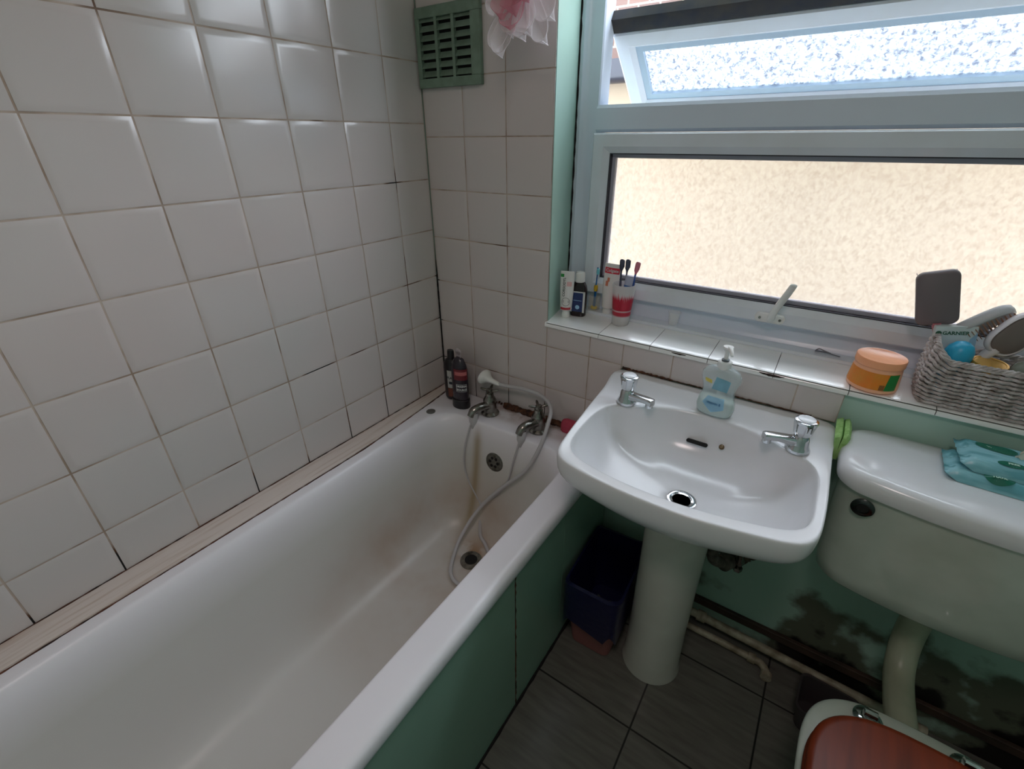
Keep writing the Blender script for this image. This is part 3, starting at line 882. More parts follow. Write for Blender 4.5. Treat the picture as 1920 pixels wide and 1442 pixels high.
# soap dispenser
sd = thing('soap_dispenser', 'clear pump bottle of pale blue hand soap on the back of the basin', 'soap bottle', (.946, -.088, .8100), (0, 0, math.radians(-4)))
def clear_gel(name, rgb, alpha):
    m = thin_plastic(name, rgb, alpha, .08); return m
bm = B()
pr = [(.036, .020, 0), (.040, .022, .004), (.0425, .0225, .018), (.0405, .0215, .036), (.036, .020, .050), (.0350, .0195, .062), (.0385, .020, .076), (.0425, .020, .090), (.0425, .0185, .103), (.035, .016, .113), (.021, .013, .1190), (.0125, .0115, .1205)]
def soap_ring(a, b, z, s=1):
    return [Vector((s * a * math.copysign(abs(math.cos(t)) ** .8, math.cos(t)), s * b * math.copysign(abs(math.sin(t)) ** .8, math.sin(t)), z)) for t in [2 * PI * k / 48 for k in range(48)]]
loft(bm, [soap_ring(*p) for p in pr])
obj('bottle_body', bm, clear_gel('clear_bottle', (206, 222, 226), .36), sd, world=False, angle=80)
bm = B()
loft(bm, [soap_ring(p[0], p[1], p[2] + .0006, .965) for p in pr[:4]])
obj('liquid', bm, thin_plastic('pale_soap', (206, 220, 212), .75, .15), sd, world=False, angle=80)
def front_patch(bm, poly, mi=0, off=.0006):
    """polygon (x, z) printed on the front face; follows the bottle depth"""
    def depth(x, z):
        k = 0
        while k < len(pr) - 2 and pr[k + 1][2] < z: k += 1
        t = (z - pr[k][2]) / (pr[k + 1][2] - pr[k][2])
        a = pr[k][0] * (1 - t) + pr[k + 1][0] * t; b = pr[k][1] * (1 - t) + pr[k + 1][1] * t
        u = min(.98, abs(x) / a) ** 1.25
        return -b * max(0, 1 - u * u) ** .4
    # rows
    zs = sorted({z for _, z in poly}); z0, z1 = zs[0], zs[-1]
    rows = []
    for k in range(13):
        z = z0 + (z1 - z0) * k / 12
        xs = []
        for i in range(len(poly)):
            (xa, za), (xb, zb) = poly[i], poly[(i + 1) % len(poly)]
            if za != zb and min(za, zb) - 1e-9 <= z <= max(za, zb) + 1e-9: xs.append(xa + (xb - xa) * (z - za) / (zb - za))
        if not xs: continue
        rows.append((z, min(xs), max(xs)))
    V = [[bm.verts.new((a + (b - a) * i / 8, depth(a + (b - a) * i / 8, z) - off, z)) for i in range(9)] for z, a, b in rows]
    for r in range(len(V) - 1):
        for i in range(8): bm.faces.new((V[r][i], V[r][i + 1], V[r + 1][i + 1], V[r + 1][i])).material_index = mi
bm = B(); front_patch(bm, [(-.012, .068), (.022, .066), (.026, .096), (-.006, .100)])
obj('label_top', bm, thin_plastic('teal_label', (104, 168, 190), .75), sd, world=False)
bm = B(); front_patch(bm, [(-.026, .030), (-.016, .050), (.020, .050), (.024, .022), (-.002, .010)])
obj('label_shield', bm, thin_plastic('blue_label', (140, 190, 220), .8), sd, world=False)
bm = B(); front_patch(bm, [(-.029, .084), (-.013, .082), (-.014, .091), (-.030, .092)], off=.0009)
obj('yellow_sticker', bm, pbr('yellow_sticker', (214, 200, 96), .4), sd, world=False)
bm = text('vitamin E', .0085, frame((.000, -.0232, .034), (1, 0, 0), (0, 0, 1)), bold=.0002)
obj('lettering', bm, pbr('blue_print', (70, 128, 170), .4), sd, world=False)
bm = B()
lathe(bm, [(.0145, .117), (.0150, .119), (.0150, .133), (.0135, .1345), (.0065, .135), (.006, .137)], (0, 0, 0), 32, cap1=False)
lathe(bm, [(.0030, .02), (.0032, .08), (.0035, .092), (.0085, .112), (.010, .117)], (0, 0, 0), 16)
pp = obj('pump_collar', bm, thin_plastic('white_translucent_pump', (232, 234, 232), .85), sd, world=False)
bm = B(); lathe(bm, [(.008, .1345), (.0085, .139), (.006, .1405)], (0, 0, 0), 20)
obj('pump_neck_ring', bm, pbr('grey_ring', (96, 104, 110), .4), pp, world=False)
bm = B(); lathe(bm, [(.0045, .139), (.0048, .157), (.008, .162), (.011, .166), (.0105, .170), (.0, .172)], (0, 0, 0), 20, cap1=False)
pts = spline([(0, 0, .166), (.006, -.008, .168), (.012, -.018, .166), (.016, -.026, .160)], 5)
tube(bm, pts, [.006, .006, .0058, .0056, .0054, .0052, .005, .0048, .0046, .0044, .0042, .004, .0038, .0036, .0034, .0032][:len(pts)], 12)
obj('pump_head', bm, plastic_white, pp, world=False)

# ------------------------------------------------------------------ things on the sill
ZS = .9065
def sill_z(y): return .9062 + .0058 * max(0, min(1, y / .118)) if y < .115 else (.912 if y < .11 else .9226)
DF = math.atan2(-1.2, .6)
# tube with green and red print, standing on its cap
t1 = thing('toothpaste_tube', 'white toothpaste tube with green corner and red band standing by the green reveal', 'toothpaste', (.458, .066, sill_z(.066)), (0, 0, math.radians(18)), 'toothpaste tubes')
bm = B(); lathe(bm, [(.0125, 0), (.0130, .002), (.0118, .022), (.010, .024)], (0, 0, 0), 28)
obj('cap', bm, plastic_white, t1, world=False)
def tube_body(z0, z1, w0, w1, d0):
    bm = B(); RR = []
    n = 10
    for k in range(n + 1):
        t = k / n; w_ = w0 + (w1 - w0) * min(1, t * 2.0); d = d0 * (1 - t) + .0012
        RR.append([Vector((w_ * math.cos(a), d * math.sin(a), z0 + (z1 - z0) * t)) for a in [2 * PI * q / 32 for q in range(32)]])
    loft(bm, RR); return bm
wt = pbr('white_tube', (226, 222, 220), .3)
obj('tube_body', tube_body(.023, .138, .0175, .0205, .0150), wt, t1, world=False)
def on_tube(pts, mi=0):
    pass
def flat_on_tube(bm, poly, z0=.023, z1=.138, d0=.0150, w0=.0175, w1=.0205, off=.0005):
    vs2 = []
    for x, z in poly:
        t = (z - z0) / (z1 - z0); w_ = w0 + (w1 - w0) * min(1, t * 2); d = d0 * (1 - t) + .0012
        vs2.append(bm.verts.new((x, -d * math.sqrt(max(0, 1 - (x / w_) ** 2)) - off, z)))
    return bm.faces.new(vs2)
def tube_quad(bm, x0, x1, za, zb, n=8, **k):
    for i in range(n):
        a, b = x0 + (x1 - x0) * i / n, x0 + (x1 - x0) * (i + 1) / n
        flat_on_tube(bm, [(a, za), (b, za), (b, zb), (a, zb)], **k)
def bend_on_tube(bm, **k):
    z0, z1, d0, w0, w1 = k.get('z0', .023), k.get('z1', .138), k.get('d0', .0150), k.get('w0', .0175), k.get('w1', .0205)
    for v in bm.verts:
        t = (v.co.z - z0) / (z1 - z0); w_ = w0 + (w1 - w0) * min(1, t * 2); d = d0 * (1 - t) + .0012
        v.co.y = -d * math.sqrt(max(0, 1 - min(1, abs(v.co.x) / w_) ** 2)) - .0007 + v.co.y * .3
    return bm
bm = B(); tube_quad(bm, -.0150, .0150, .025, .032)
obj('red_band', bm, pbr('red_print', (178, 44, 54), .35), t1, world=False)
bm = B(); tube_quad(bm, -.0195, -.0095, .121, .130, 4)
obj('green_print', bm, pbr('green_print', (44, 142, 66), .35), t1, world=False)
bm = B(); tube_quad(bm, .0000, .0145, .095, .108, 4)
obj('pink_print', bm, pbr('pink_print', (224, 176, 176), .35), t1, world=False)
bm = text('CORSODYL', .0105, frame((-.0075, 0, .092), (0, 0, 1), (-1, 0, 0)), bold=.0002)
for k in range(28):
    a0, a1 = 2 * PI * k / 28, 2 * PI * (k + 1) / 28
    q = [(.0125, a0), (.0125, a1), (.0115, a1), (.0115, a0)]
    bm.faces.new([bm.verts.new((r * math.cos(a), 0, .049 + r * math.sin(a))) for r, a in q])
for z in (.0465, .0505): 
    bm.faces.new([bm.verts.new(p) for p in ((-.009, 0, z), (.009, 0, z), (.009, 0, z + .002), (-.009, 0, z + .002))])
obj('lettering', bend_on_tube(bm), pbr('dark_print', (60, 62, 70), .4), t1, world=False)
# mouthwash
mw = thing('mouthwash_bottle', 'dark mouthwash bottle with navy label and white cap behind the toothpaste tube', 'bottle', (.4855, .094, sill_z(.094) - .0005), (0, 0, math.radians(10)))
bm = B()
loft(bm, [[Vector((p.x, p.y, z)) for p in rrect(-a, a, -b, b, 0, b * .9, 6)] for a, b, z in ((.022, .014, 0), (.0238, .0155, .003), (.0238, .0155, .080), (.0215, .0145, .092), (.016, .0125, .102), (.012, .0115, .107))])
obj('bottle_body', bm, pbr('dark_brown_bottle', (34, 22, 26), .12), mw, world=False, angle=60)
bm = B(); lathe(bm, [(.0140, .104), (.0150, .106), (.0142, .128), (.0115, .133), (.0, .134)], (0, 0, 0), 32, cap1=False)
obj('cap', bm, plastic_white, mw, world=False)
bm = B(); box(bm, -.0165, .0165, -.0162, -.0155, .016, .074)
obj('label', bm, pbr('navy_label', (24, 44, 98), .3), mw, world=False, smooth=False)
bm = B(); box(bm, .0165, .0225, -.0160, -.0150, .014, .078); box(bm, -.0225, -.0165, -.0160, -.0150, .014, .078); box(bm, -.0165, .0165, -.0166, -.0160, .0745, .078)
obj('label_edge', bm, lt, mw, world=False, smooth=False)
bm = B(); lathe(bm, [(.0065, 0), (.0001, .0004)], (.001, -.0164, .030), 20, M=align((0, -1, 0))); box(bm, -.013, .013, -.0168, -.0161, .050, .0512)
obj('label_emblem', bm, pbr('pale_blue_print', (150, 190, 222), .4), mw, world=False)

# clear tumbler on the frame board with the child's toothbrush
tb = thing('clear_tumbler', 'clear plastic tumbler on the sill corner holding the blue child toothbrush', 'tumbler', (.5140, .1440, .9202))
bm = B()
OUT = [(.0175, 0), (.0180, .002), (.0205, .050)]
lathe(bm, [(.0165, .0005), (.0175, .0015), (.0185, .028), (.0193, .046), (.0197, .046), (.0188, .028), (.0180, .001), (.0165, 0)], (0, 0, 0), 32, cap0=False, cap1=False)
lathe(bm, [(.0170, .0015), (.0001, .0015)], (0, 0, 0), 32)
obj('tumbler_wall', bm, thin_plastic('clear_plastic', (226, 222, 196), .13, .1), tb, world=False)
def toothbrush(name, label, base, top, col, col2, bristle, group='toothbrushes', head=None):
    d = Vector(top) - Vector(base); L = d.length
    q = align(d).to_euler()
    t = thing(name, label, 'toothbrush', base, q, group)
    return t, L
# child's toothbrush
q, L = toothbrush('toothbrush', 'small blue child toothbrush with yellow grip ring, standing in the clear tumbler', (.5140, .1440, .9235), (.5210, .1360, 1.058), 0, 0, 0)
bm = B()
tube(bm, [(0, 0, z) for z in (.002, .02, .050, .064, .08, .098, .108, .114, .128)], [.0062, .0068, .0058, .0036, .0032, .0024, .0024, .0052, .0040], 12, flat=.6)
obj('handle', bm, pbr('blue_brush_handle', (34, 104, 168), .25), q, world=False)
bm = B(); tube(bm, [(0, 0, z) for z in (.056, .060, .070, .075)], [.0055, .0072, .0072, .0050], 12, flat=.8)
obj('grip_ring', bm, pbr('yellow_rubber', (222, 184, 44), .4), q, world=False)
bm = B(); tube(bm, [(0, 0, z) for z in (0, .002, .006, .008)], [.0095, .0110, .0095, .006], 14)
obj('base_ring', bm, pbr('yellow_rubber_base', (222, 184, 44), .4), q, world=False)
bm = B(); box(bm, -.004, .004, -.0095, -.002, .110, .127)
obj('bristles', bm, pbr('cyan_bristles', (120, 208, 220), .6), q, world=False, bevel=.0015)

# second tube behind the red cup
t2 = thing('toothpaste_tube', 'white toothpaste tube with red logo band at its top, behind the red cup', 'toothpaste', (.5610, .1385, .9203), (math.radians(3), math.radians(3), math.radians(8)), 'toothpaste tubes')
bm = B(); lathe(bm, [(.0145, 0), (.0150, .002), (.0138, .018), (.012, .020)], (0, 0, 0), 28)
obj('cap', bm, plastic_white, t2, world=False)
obj('tube_body', tube_body(.019, .150, .019, .0235, .0165), wt, t2, world=False)
kw = dict(z0=.019, z1=.150, d0=.0165, w0=.019, w1=.0235)
bm = B(); tube_quad(bm, -.0215, .0215, .122, .139, **kw)
obj('red_band', bm, pbr('red_logo', (214, 52, 72), .35), t2, world=False)
bm = bend_on_tube(text('Colgate', .0120, frame((0, 0, .1305), (1, 0, 0), (0, 0, 1)), bold=.0003), **kw)
obj('logo', bm, lt, t2, world=False)
bm = B(); tube_quad(bm, -.014, -.006, .085, .100, 3, **kw); tube_quad(bm, -.010, -.003, .098, .110, 3, **kw)
obj('orange_print', bm, pbr('orange_print', (206, 120, 92), .35), t2, world=False)

# frosted cup with red splash
cup_m = thin_plastic('frosted_cup', (232, 226, 228), .62, .35)
g = type('g', (), {})()
n_, l_ = cup_m.node_tree.nodes, cup_m.node_tree.links
tc = n_.new('ShaderNodeTexCoord'); sx_ = n_.new('ShaderNodeSeparateXYZ'); l_.new(tc.outputs['Object'], sx_.inputs[0])
at = n_.new('ShaderNodeMath'); at.operation = 'ARCTAN2'; l_.new(sx_.outputs[1], at.inputs[0]); l_.new(sx_.outputs[0], at.inputs[1])
cb = n_.new('ShaderNodeCombineXYZ'); m1 = n_.new('ShaderNodeMath'); m1.operation = 'MULTIPLY'; m1.inputs[1].default_value = 7.0
l_.new(at.outputs[0], m1.inputs[0]); l_.new(m1.outputs[0], cb.inputs[0])
m2 = n_.new('ShaderNodeMath'); m2.operation = 'MULTIPLY'; m2.inputs[1].default_value = 8; l_.new(sx_.outputs[2], m2.inputs[0]); l_.new(m2.outputs[0], cb.inputs[1])
ns = n_.new('ShaderNodeTexNoise'); ns.inputs['Scale'].default_value = 1.6; ns.inputs['Detail'].default_value = 5; l_.new(cb.outputs[0], ns.inputs['Vector'])
# red from the middle fading upwards in spikes
a1 = n_.new('ShaderNodeMapRange'); a1.inputs['From Min'].default_value = .118; a1.inputs['From Max'].default_value = .055; a1.inputs['To Min'].default_value = -.55; a1.inputs['To Max'].default_value = .55; a1.clamp = True
l_.new(sx_.outputs[2], a1.inputs['Value'])
a2 = n_.new('ShaderNodeMath'); a2.operation = 'ADD'; l_.new(a1.outputs[0], a2.inputs[0]); l_.new(ns.outputs['Fac'], a2.inputs[1])
a3 = n_.new('ShaderNodeMapRange'); a3.inputs['From Min'].default_value = .42; a3.inputs['From Max'].default_value = .62; l_.new(a2.outputs[0], a3.inputs['Value'])
b1_ = n_.new('ShaderNodeMapRange'); b1_.inputs['From Min'].default_value = .026; b1_.inputs['From Max'].default_value = .031; l_.new(sx_.outputs[2], b1_.inputs['Value'])
a4 = n_.new('ShaderNodeMath'); a4.operation = 'MULTIPLY'; l_.new(a3.outputs[0], a4.inputs[0]); l_.new(b1_.outputs[0], a4.inputs[1])
# pale ring in the red
rb = n_.new('ShaderNodeMath'); rb.operation = 'COMPARE'; rb.inputs[1].default_value = .0435; rb.inputs[2].default_value = .0022; l_.new(sx_.outputs[2], rb.inputs[0])
ri = n_.new('ShaderNodeMath'); ri.operation = 'MULTIPLY_ADD'; ri.inputs[1].default_value = -.6; ri.inputs[2].default_value = 1; l_.new(rb.outputs[0], ri.inputs[0])
a5 = n_.new('ShaderNodeMath'); a5.operation = 'MULTIPLY'; l_.new(a4.outputs[0], a5.inputs[0]); l_.new(ri.outputs[0], a5.inputs[1])
mxc = n_.new('ShaderNodeMix'); mxc.data_type = 'RGBA'; mxc.inputs[6].default_value = lin((226, 222, 222)); mxc.inputs[7].default_value = lin((206, 34, 62))
l_.new(a5.outputs[0], mxc.inputs[0]); l_.new(mxc.outputs[2], n_['Principled BSDF'].inputs['Base Color'])
CUP = Vector((.6230, .094, sill_z(.094)))
cup = thing('toothbrush_cup', 'tall frosted cup with a red splash pattern holding toothbrushes on the sill', 'cup', CUP)
bm = B()
lathe(bm, [(.0001, .002), (.0225, .002), (.0228, .004), (.0310, .118), (.0316, .1185), (.0322, .117), (.0240, .002), (.0225, 0), (.0001, 0)], (0, 0, 0), 48, cap0=True, cap1=True)
obj('cup_wall', bm, cup_m, cup, world=False)
bm = B(); lathe(bm, [(.0218, .003), (.0220, .008), (.0001, .008)], (0, 0, 0), 32)
obj('cup_sediment', bm, pbr('murky_base', (186, 160, 148), .5), cup, world=False)

def brush(label, bx, by, tx, ty, H, col, bcol, wide=.0048):
    base = CUP + Vector((bx, by, .010)); top = CUP + Vector((tx, ty, H))
    d = top - base; L = d.length
    M = frame(base, d.cross(Vector((0, -1, 0))), Vector((0, -1, 0)) - d.normalized() * d.normalized().dot(Vector((0, -1, 0))))
    zax = d.normalized(); xax = Vector((0, -1, 0)).cross(zax).normalized(); yax = zax.cross(xax)
    R3 = Matrix((xax, yax, zax)).transposed()
    t = thing('toothbrush', label, 'toothbrush', base, R3.to_euler(), 'toothbrushes')
    bm = B()
    zz = [0, .01, L * .35, L * .55, L - .045, L - .030, L - .024, L - .004, L]
    rr2 = [.003, wide, wide * 1.05, wide * .8, .0026, .0024, .0056, .0060, .0035]
    tube(bm, [(0, 0, z) for z in zz], rr2, 12, flat=.55, up=(0, 1, 0))
    obj('handle', bm, pbr('brush_handle', col, .3), t, world=False)
    bm = B(); tube(bm, [(0, 0, z) for z in (L - .033, L - .028, L - .024, L - .004, L + .001)], [.0028, .0040, .0062, .0066, .0038], 12, flat=.6, up=(0, 1, 0))
    obj('head', bm, pbr('brush_head', bcol, .4), t, world=False)
    bm = B(); box(bm, -.0045, .0045, -.0125, -.0025, L - .0235, L - .003)
    obj('bristles', bm, pbr('brush_bristles', bcol, .7), t, world=False, bevel=.0012)
    return t
brush('slim dark grey toothbrush, leftmost in the red cup', -.010, .004, -.0165, .006, .182, (70, 72, 90), (66, 68, 88))
brush('dark grey toothbrush with oval head, second from left in the red cup', .004, -.002, .0015, .004, .184, (78, 80, 98), (72, 76, 96))
brush('blue toothbrush with a pink head at the right of the red cup', .010, .006, .0300, .006, .180, (44, 84, 160), (206, 120, 140), .0062)
ft = thing('travel_toothpaste', 'small grey and blue tube end sticking out of the red cup', 'tube', CUP + Vector((.002, 0, .012)), (0, math.radians(5), 0))
bm = B()
loft(bm, [[Vector((a * math.cos(t), b * math.sin(t), z)) for t in [2 * PI * k / 24 for k in range(24)]] for a, b, z in ((.008, .008, 0), (.009, .009, .05), (.0115, .005, .10), (.0125, .0012, .130))])
obj('tube_body', bm, pbr('grey_tube', (176, 180, 204), .35), ft, world=False)
bm = B(); loft(bm, [[Vector((a * math.cos(t), b * math.sin(t), z)) for t in [2 * PI * k / 24 for k in range(24)]] for a, b, z in ((.0113, .0062, .092), (.0120, .0052, .104))], False, False)
obj('blue_band', bm, pbr('blue_band', (52, 96, 156), .35), ft, world=False)
# small measuring cup on the frame board
mc = thing('measuring_cup', 'tiny clear plastic measuring cup on the window board', 'cup', (.7600, .1440, .9202))
bm = B()
lathe(bm, [(.0001, .001), (.0115, .001), (.0150, .0355), (.0175, .0365), (.0175, .0375), (.0155, .0370), (.0125, 0), (.0001, 0)], (0, 0, 0), 32)
for z in (.012, .020, .028): lathe(bm, [(.0127 + z * .08, z), (.0131 + z * .08, z + .0008)], (0, 0, 0), 24, cap0=False, cap1=False)
obj('cup_wall', bm, thin_plastic('clear_cup_plastic', (240, 240, 240), .26, .12), mc, world=False)
# hair clip
bm = B()
tube(bm, spline([(1.110, .146, .9240), (1.126, .144, .9255), (1.146, .142, .9240), (1.163, .140, .9230)], 4), [.0035] * 6 + [.0025] * 7, 8, flat=.4)
tube(bm, spline([(1.112, .149, .9255), (1.118, .148, .9300), (1.128, .146, .9280), (1.143, .143, .9250)], 4), .0015, 8)
tag(obj('hair_clip', bm, pbr('grey_metal_clip', (130, 128, 136), .3, .8)), 'small grey metal hair clip on the window board', 'hair clip')

# orange jar
JC = (1.2270, .0435, sill_z(.0435))
jar = thing('cream_jar', 'orange tub of hair cream with green patch on its label beside the wicker basket', 'jar', JC)
jar.scale = (.93, .93, .98)
bm = B(); lathe(bm, [(.047, 0), (.0495, .002), (.0500, .010), (.0470, .048), (.0455, .052), (.0455, .056)], (0, 0, 0), 56)
obj('tub', bm, pbr('peach_plastic', (250, 184, 146), .3), jar, world=False)
bm = B()
lathe(bm, [(.0480, .0555), (.0485, .057), (.0485, .0695), (.0475, .0715), (.0445, .0710), (.0425, .0695), (.0001, .0700)], (0, 0, 0), 56)
obj('lid', bm, pbr('orange_lid', (255, 176, 130), .25, bump=(90, .3)), jar, world=False)
def cone_patch(bm, a0, half, z0, z1, off=.0004, n=20, mi=0, skew=0):
    f = lambda z: (.0500 - (z - .010) / .038 * .0030) + off
    for k in range(n):
        a, b = a0 - half + 2 * half * k / n, a0 - half + 2 * half * (k + 1) / n
        vs3 = []
        for aa, z in ((a, z0), (b, z0), (b + skew, z1), (a + skew, z1)): vs3.append(bm.verts.new((f(z) * math.cos(aa), f(z) * math.sin(aa), z)))
        bm.faces.new(vs3).material_index = mi
JF = math.atan2(-1.2, -.15)
bm = B(); cone_patch(bm, JF - .25, 1.35, .009, .046)
obj('label', bm, pbr('orange_label', (240, 132, 30), .35, noise=(40, (228, 146, 48), 1)), jar, world=False)
bm = B(); cone_patch(bm, JF + .78, .26, .0095, .0455, .0008, 8, skew=.10)
obj('green_patch', bm, pbr('green_label', (36, 134, 60), .35), jar, world=False)
bm = B(); cone_patch(bm, JF + .42, .10, .010, .022, .0010, 5)
obj('fruit_print', bm, pbr('brown_yellow_print', (148, 92, 36), .35), jar, world=False)

# wicker basket
BKX0, BKX1, BKY0, BKY1 = 1.302, 1.640, .008, .106
ZB = .9075
wick = pbr('grey_washed_wicker', (206, 198, 198), .7, noise=(60, (140, 130, 124), 1), bump=(120, .5))
bk = thing('wicker_basket', 'grey-washed wicker basket full of toiletries on the right of the sill', 'basket', ((BKX0 + BKX1) / 2, (BKY0 + BKY1) / 2, ZB))
bm = B()
nst = 44
def bpath(k, z):
    """rounded rect perimeter, bulging a little and with raised ends"""
    h = (z - ZB) / .10
    e = .006 * math.sin(PI * min(1, h)) - .004 * (1 - h)
    P = rrect(BKX0 - e, BKX1 + e, BKY0 - e * .5, BKY1 + e * .4, z, .022, 5)
    return P
def resample(P, n):
    P = P + [P[0]]; L = [0]
    for a, b in zip(P, P[1:]): L.append(L[-1] + (b - a).length)
    out = []; j = 0
    for k in range(n):
        s = L[-1] * k / n
        while L[j + 1] < s: j += 1
        t = (s - L[j]) / (L[j + 1] - L[j] + 1e-12); out.append(P[j].lerp(P[j + 1], t))
    return out
def lift(p, z):  # ends rise towards the top
    h = max(0, (z - ZB) / .10)
    end = max(0, 1 - (p.x - BKX0 + .01) / .035) + max(0, 1 - (BKX1 + .01 - p.x) / .035)
    bk_ = .55 + .45 * max(0, min(1, (p.y - BKY0) / (BKY1 - BKY0)))
    return h * h * .060 * min(1, end) * bk_
rows = 12
for r in range(rows):
    z = ZB + .004 + (.088) * r / (rows - 1)
    for ph in (0, 1):
        P = resample(bpath(0, z), nst * 4)
        cx, cy = (BKX0 + BKX1) / 2, (BKY0 + BKY1) / 2
        Q = []
        for k, p in enumerate(P):
            nx = Vector((p.x - max(BKX0 + .03, min(BKX1 - .03, p.x)), p.y - max(BKY0 + .03, min(BKY1 - .03, p.y)), 0))
            nx = nx.normalized() if nx.length > 1e-6 else Vector((0, -1, 0))
            a = math.cos(PI * k / 4 + PI * (r % 2) + ph * PI) * .0036
            Q.append(p + nx * a + Vector((0, 0, lift(p, z) + random.uniform(-.0007, .0007))))
        Q.append(Q[0])
        tube(bm, Q, .0031, 5)
obj('weave', bm, wick, bk)
bm = B()
P = resample(bpath(0, ZB + .05), nst)
for k in range(nst):
    pts = []
    for z in (ZB + .001, ZB + .03, ZB + .06, ZB + .093):
        p = resample(bpath(0, z), nst)[k]; pts.append(p + Vector((0, 0, lift(p, z))))
    tube(bm, pts, .0026, 6)
obj('stakes', bm, wick, bk)
bm = B()
z = ZB + .096
for ph in range(3):
    P = resample(bpath(0, z), 200); Q = []
    for k, p in enumerate(P):
        a = 2 * PI * (k / 200 * 30 + ph / 3)
        nx = Vector((p.x - max(BKX0 + .03, min(BKX1 - .03, p.x)), p.y - max(BKY0 + .03, min(BKY1 - .03, p.y)), 0)).normalized()
        Q.append(p + nx * .0028 * math.cos(a) + Vector((0, 0, lift(p, z) + .0028 * math.sin(a))))
    Q.append(Q[0]); tube(bm, Q, .0026, 5)
obj('rim', bm, wick, bk)
bm = B(); box(bm, BKX0 + .004, BKX1 - .004, BKY0 + .003, BKY1 - .003, ZB, ZB + .004)
obj('base', bm, wick, bk, smooth=False)

# things in the basket
def hbrush():
    # paddle brush seen from its back
    t = thing('paddle_brush', 'dark square paddle hairbrush sticking up out of the left end of the basket', 'hairbrush', (1.3330, .086, .930), (math.radians(0), math.radians(-17), 0), 'hairbrushes in the basket')
    m = pbr('dark_mauve_plastic', (112, 102, 106), .4)
    bm = B()
    o = [Vector((p.x, 0, p.y)) for p in rrect(-.0335, .0335, .125, .235, 0, .014, 6)]
    loft(bm, [[Vector((p.x * s, y, .182 + (p.z - .182) * s)) for p in o] for y, s in ((-.007, .93), (-.005, .985), (0, 1), (.006, 1), (.009, .95))])
    obj('head', bm, m, t, world=False, angle=60)
    bm = B()
    tube(bm, [(0, 0, .002), (0, 0, .03), (0, 0, .07), (0, 0, .105), (0, 0, .130)], [.008, .0105, .0085, .0075, .012], 14, flat=.7)
    obj('handle', bm, pbr('pink_handle', (196, 120, 132), .35), t, world=False)
    bm = B()
    for i in range(8):
        for j in range(14):
            x, z = -.030 + .060 * i / 7, .132 + .096 * j / 13
            tube(bm, [(x, .008, z), (x, .028, z)], .0006, 4)
            lathe(bm, [(.0001, -.001), (.0011, 0), (.0001, .001)], (x, .028, z), 6)
    obj('bristles', bm, pbr('purple_pins', (96, 78, 112), .5), t, world=False)
hbrush()
def oval_brush(name, label, loc, rot, a, b, rimc, padc, H, grip=.03):
    t = thing(name, label, 'hairbrush', loc, rot, 'hairbrushes in the basket')
    o = [(a * math.copysign(abs(math.cos(q)) ** .75, math.cos(q)), H + b * math.copysign(abs(math.sin(q)) ** .75, math.sin(q))) for q in [2 * PI * k / 40 for k in range(40)]]
    bm = B(); loft(bm, [[Vector((x * s, y, H + (z - H) * s)) for x, z in o] for y, s in ((.012, .88), (.008, .98), (0, 1), (-.006, .97), (-.008, .90), (-.005, .84))])
    tube(bm, [(0, .003, H - b - grip), (0, .003, H - b - grip * .5), (0, .003, H - b + .01)], [.009, .011, .014], 12, flat=.7)
    obj('frame', bm, rimc, t, world=False, angle=60)
    bm = B(); loft(bm, [[Vector((x * s, y, H + (z - H) * s)) for x, z in o] for y, s in ((-.004, .85), (-.008, .82), (-.011, .6), (-.012, .2))])
    obj('pad', bm, padc, t, world=False)
    return t, o
def orient(long_axis, pad_dir):
    z = Vector(long_axis).normalized(); y = -Vector(pad_dir); y = (y - z * y.dot(z)).normalized(); x = y.cross(z)
    return Matrix((x, y, z)).transposed().to_euler()
def below(centre, long_axis, H): return tuple(Vector(centre) - Vector(long_axis).normalized() * H)
t, o = oval_brush('detangling_brush', 'grey brush with rows of tan bristles lying tilted behind the white box', below((1.360, .098, 1.058), (.62, .06, .62), .118), orient((.62, .06, .62), (.50, -.55, -.62)), .034, .056,
                  pbr('pale_grey_plastic', (186, 186, 190), .4), pbr('grey_pad', (176, 172, 172), .6), .118, .006)
bm = B()
for i in range(7):
    for j in range(16):
        x, z = -.026 + .052 * i / 6, .070 + .098 * j / 15
        if (x / .030) ** 2 + ((z - .118) / .054) ** 2 > 1: continue
        tube(bm, [(x, -.009, z), (x, -.022, z)], [.0012, .0006], 5)
obj('bristles', bm, pbr('tan_bristles', (150, 116, 96), .6), t, world=False)
t, o = oval_brush('hand_mirror', 'white rimmed oval hand mirror at the right end of the view, tilted in the basket', below((1.408, .066, 1.058), (.42, .1, .75), .120), orient((.42, .1, .75), (.25, -1, .12)), .030, .046,
                  pbr('white_gloss_rim', (222, 216, 220), .25), pbr('brown_grey_face', (120, 108, 104), .25), .120)
t['category'] = 'mirror'; del t['group']
# white printed carton
ct = thing('skincare_carton', 'white and pale blue skincare carton with green logo, in the basket', 'box', (1.3245, .066, .944), (math.radians(-4), math.radians(-9), math.radians(6)))
bm = B(); box(bm, -.014, .050, -.008, .010, 0, .112)
obj('carton', bm, pbr('white_carton', (206, 216, 218), .4), ct, world=False, bevel=.001, smooth=False)
bm = text('GARNIER', .0098, frame((.0175, -.0084, .098), (1, 0, 0), (0, 0, 1)), bold=.0003)
obj('logo', bm, pbr('green_logo', (60, 104, 84), .4), ct, world=False)
bm = B(); lathe(bm, [(.0048, 0), (.0001, .0004)], (-.0085, -.0083, .098), 16, M=align((0, -1, 0)))
obj('emblem', bm, pbr('dark_green_logo', (36, 84, 60), .4), ct, world=False)
bm = B(); bm.faces.new([bm.verts.new(p) for p in ((.022, -.0083, 0), (.0498, -.0083, 0), (.0498, -.0083, .100), (.040, -.0083, .086))])
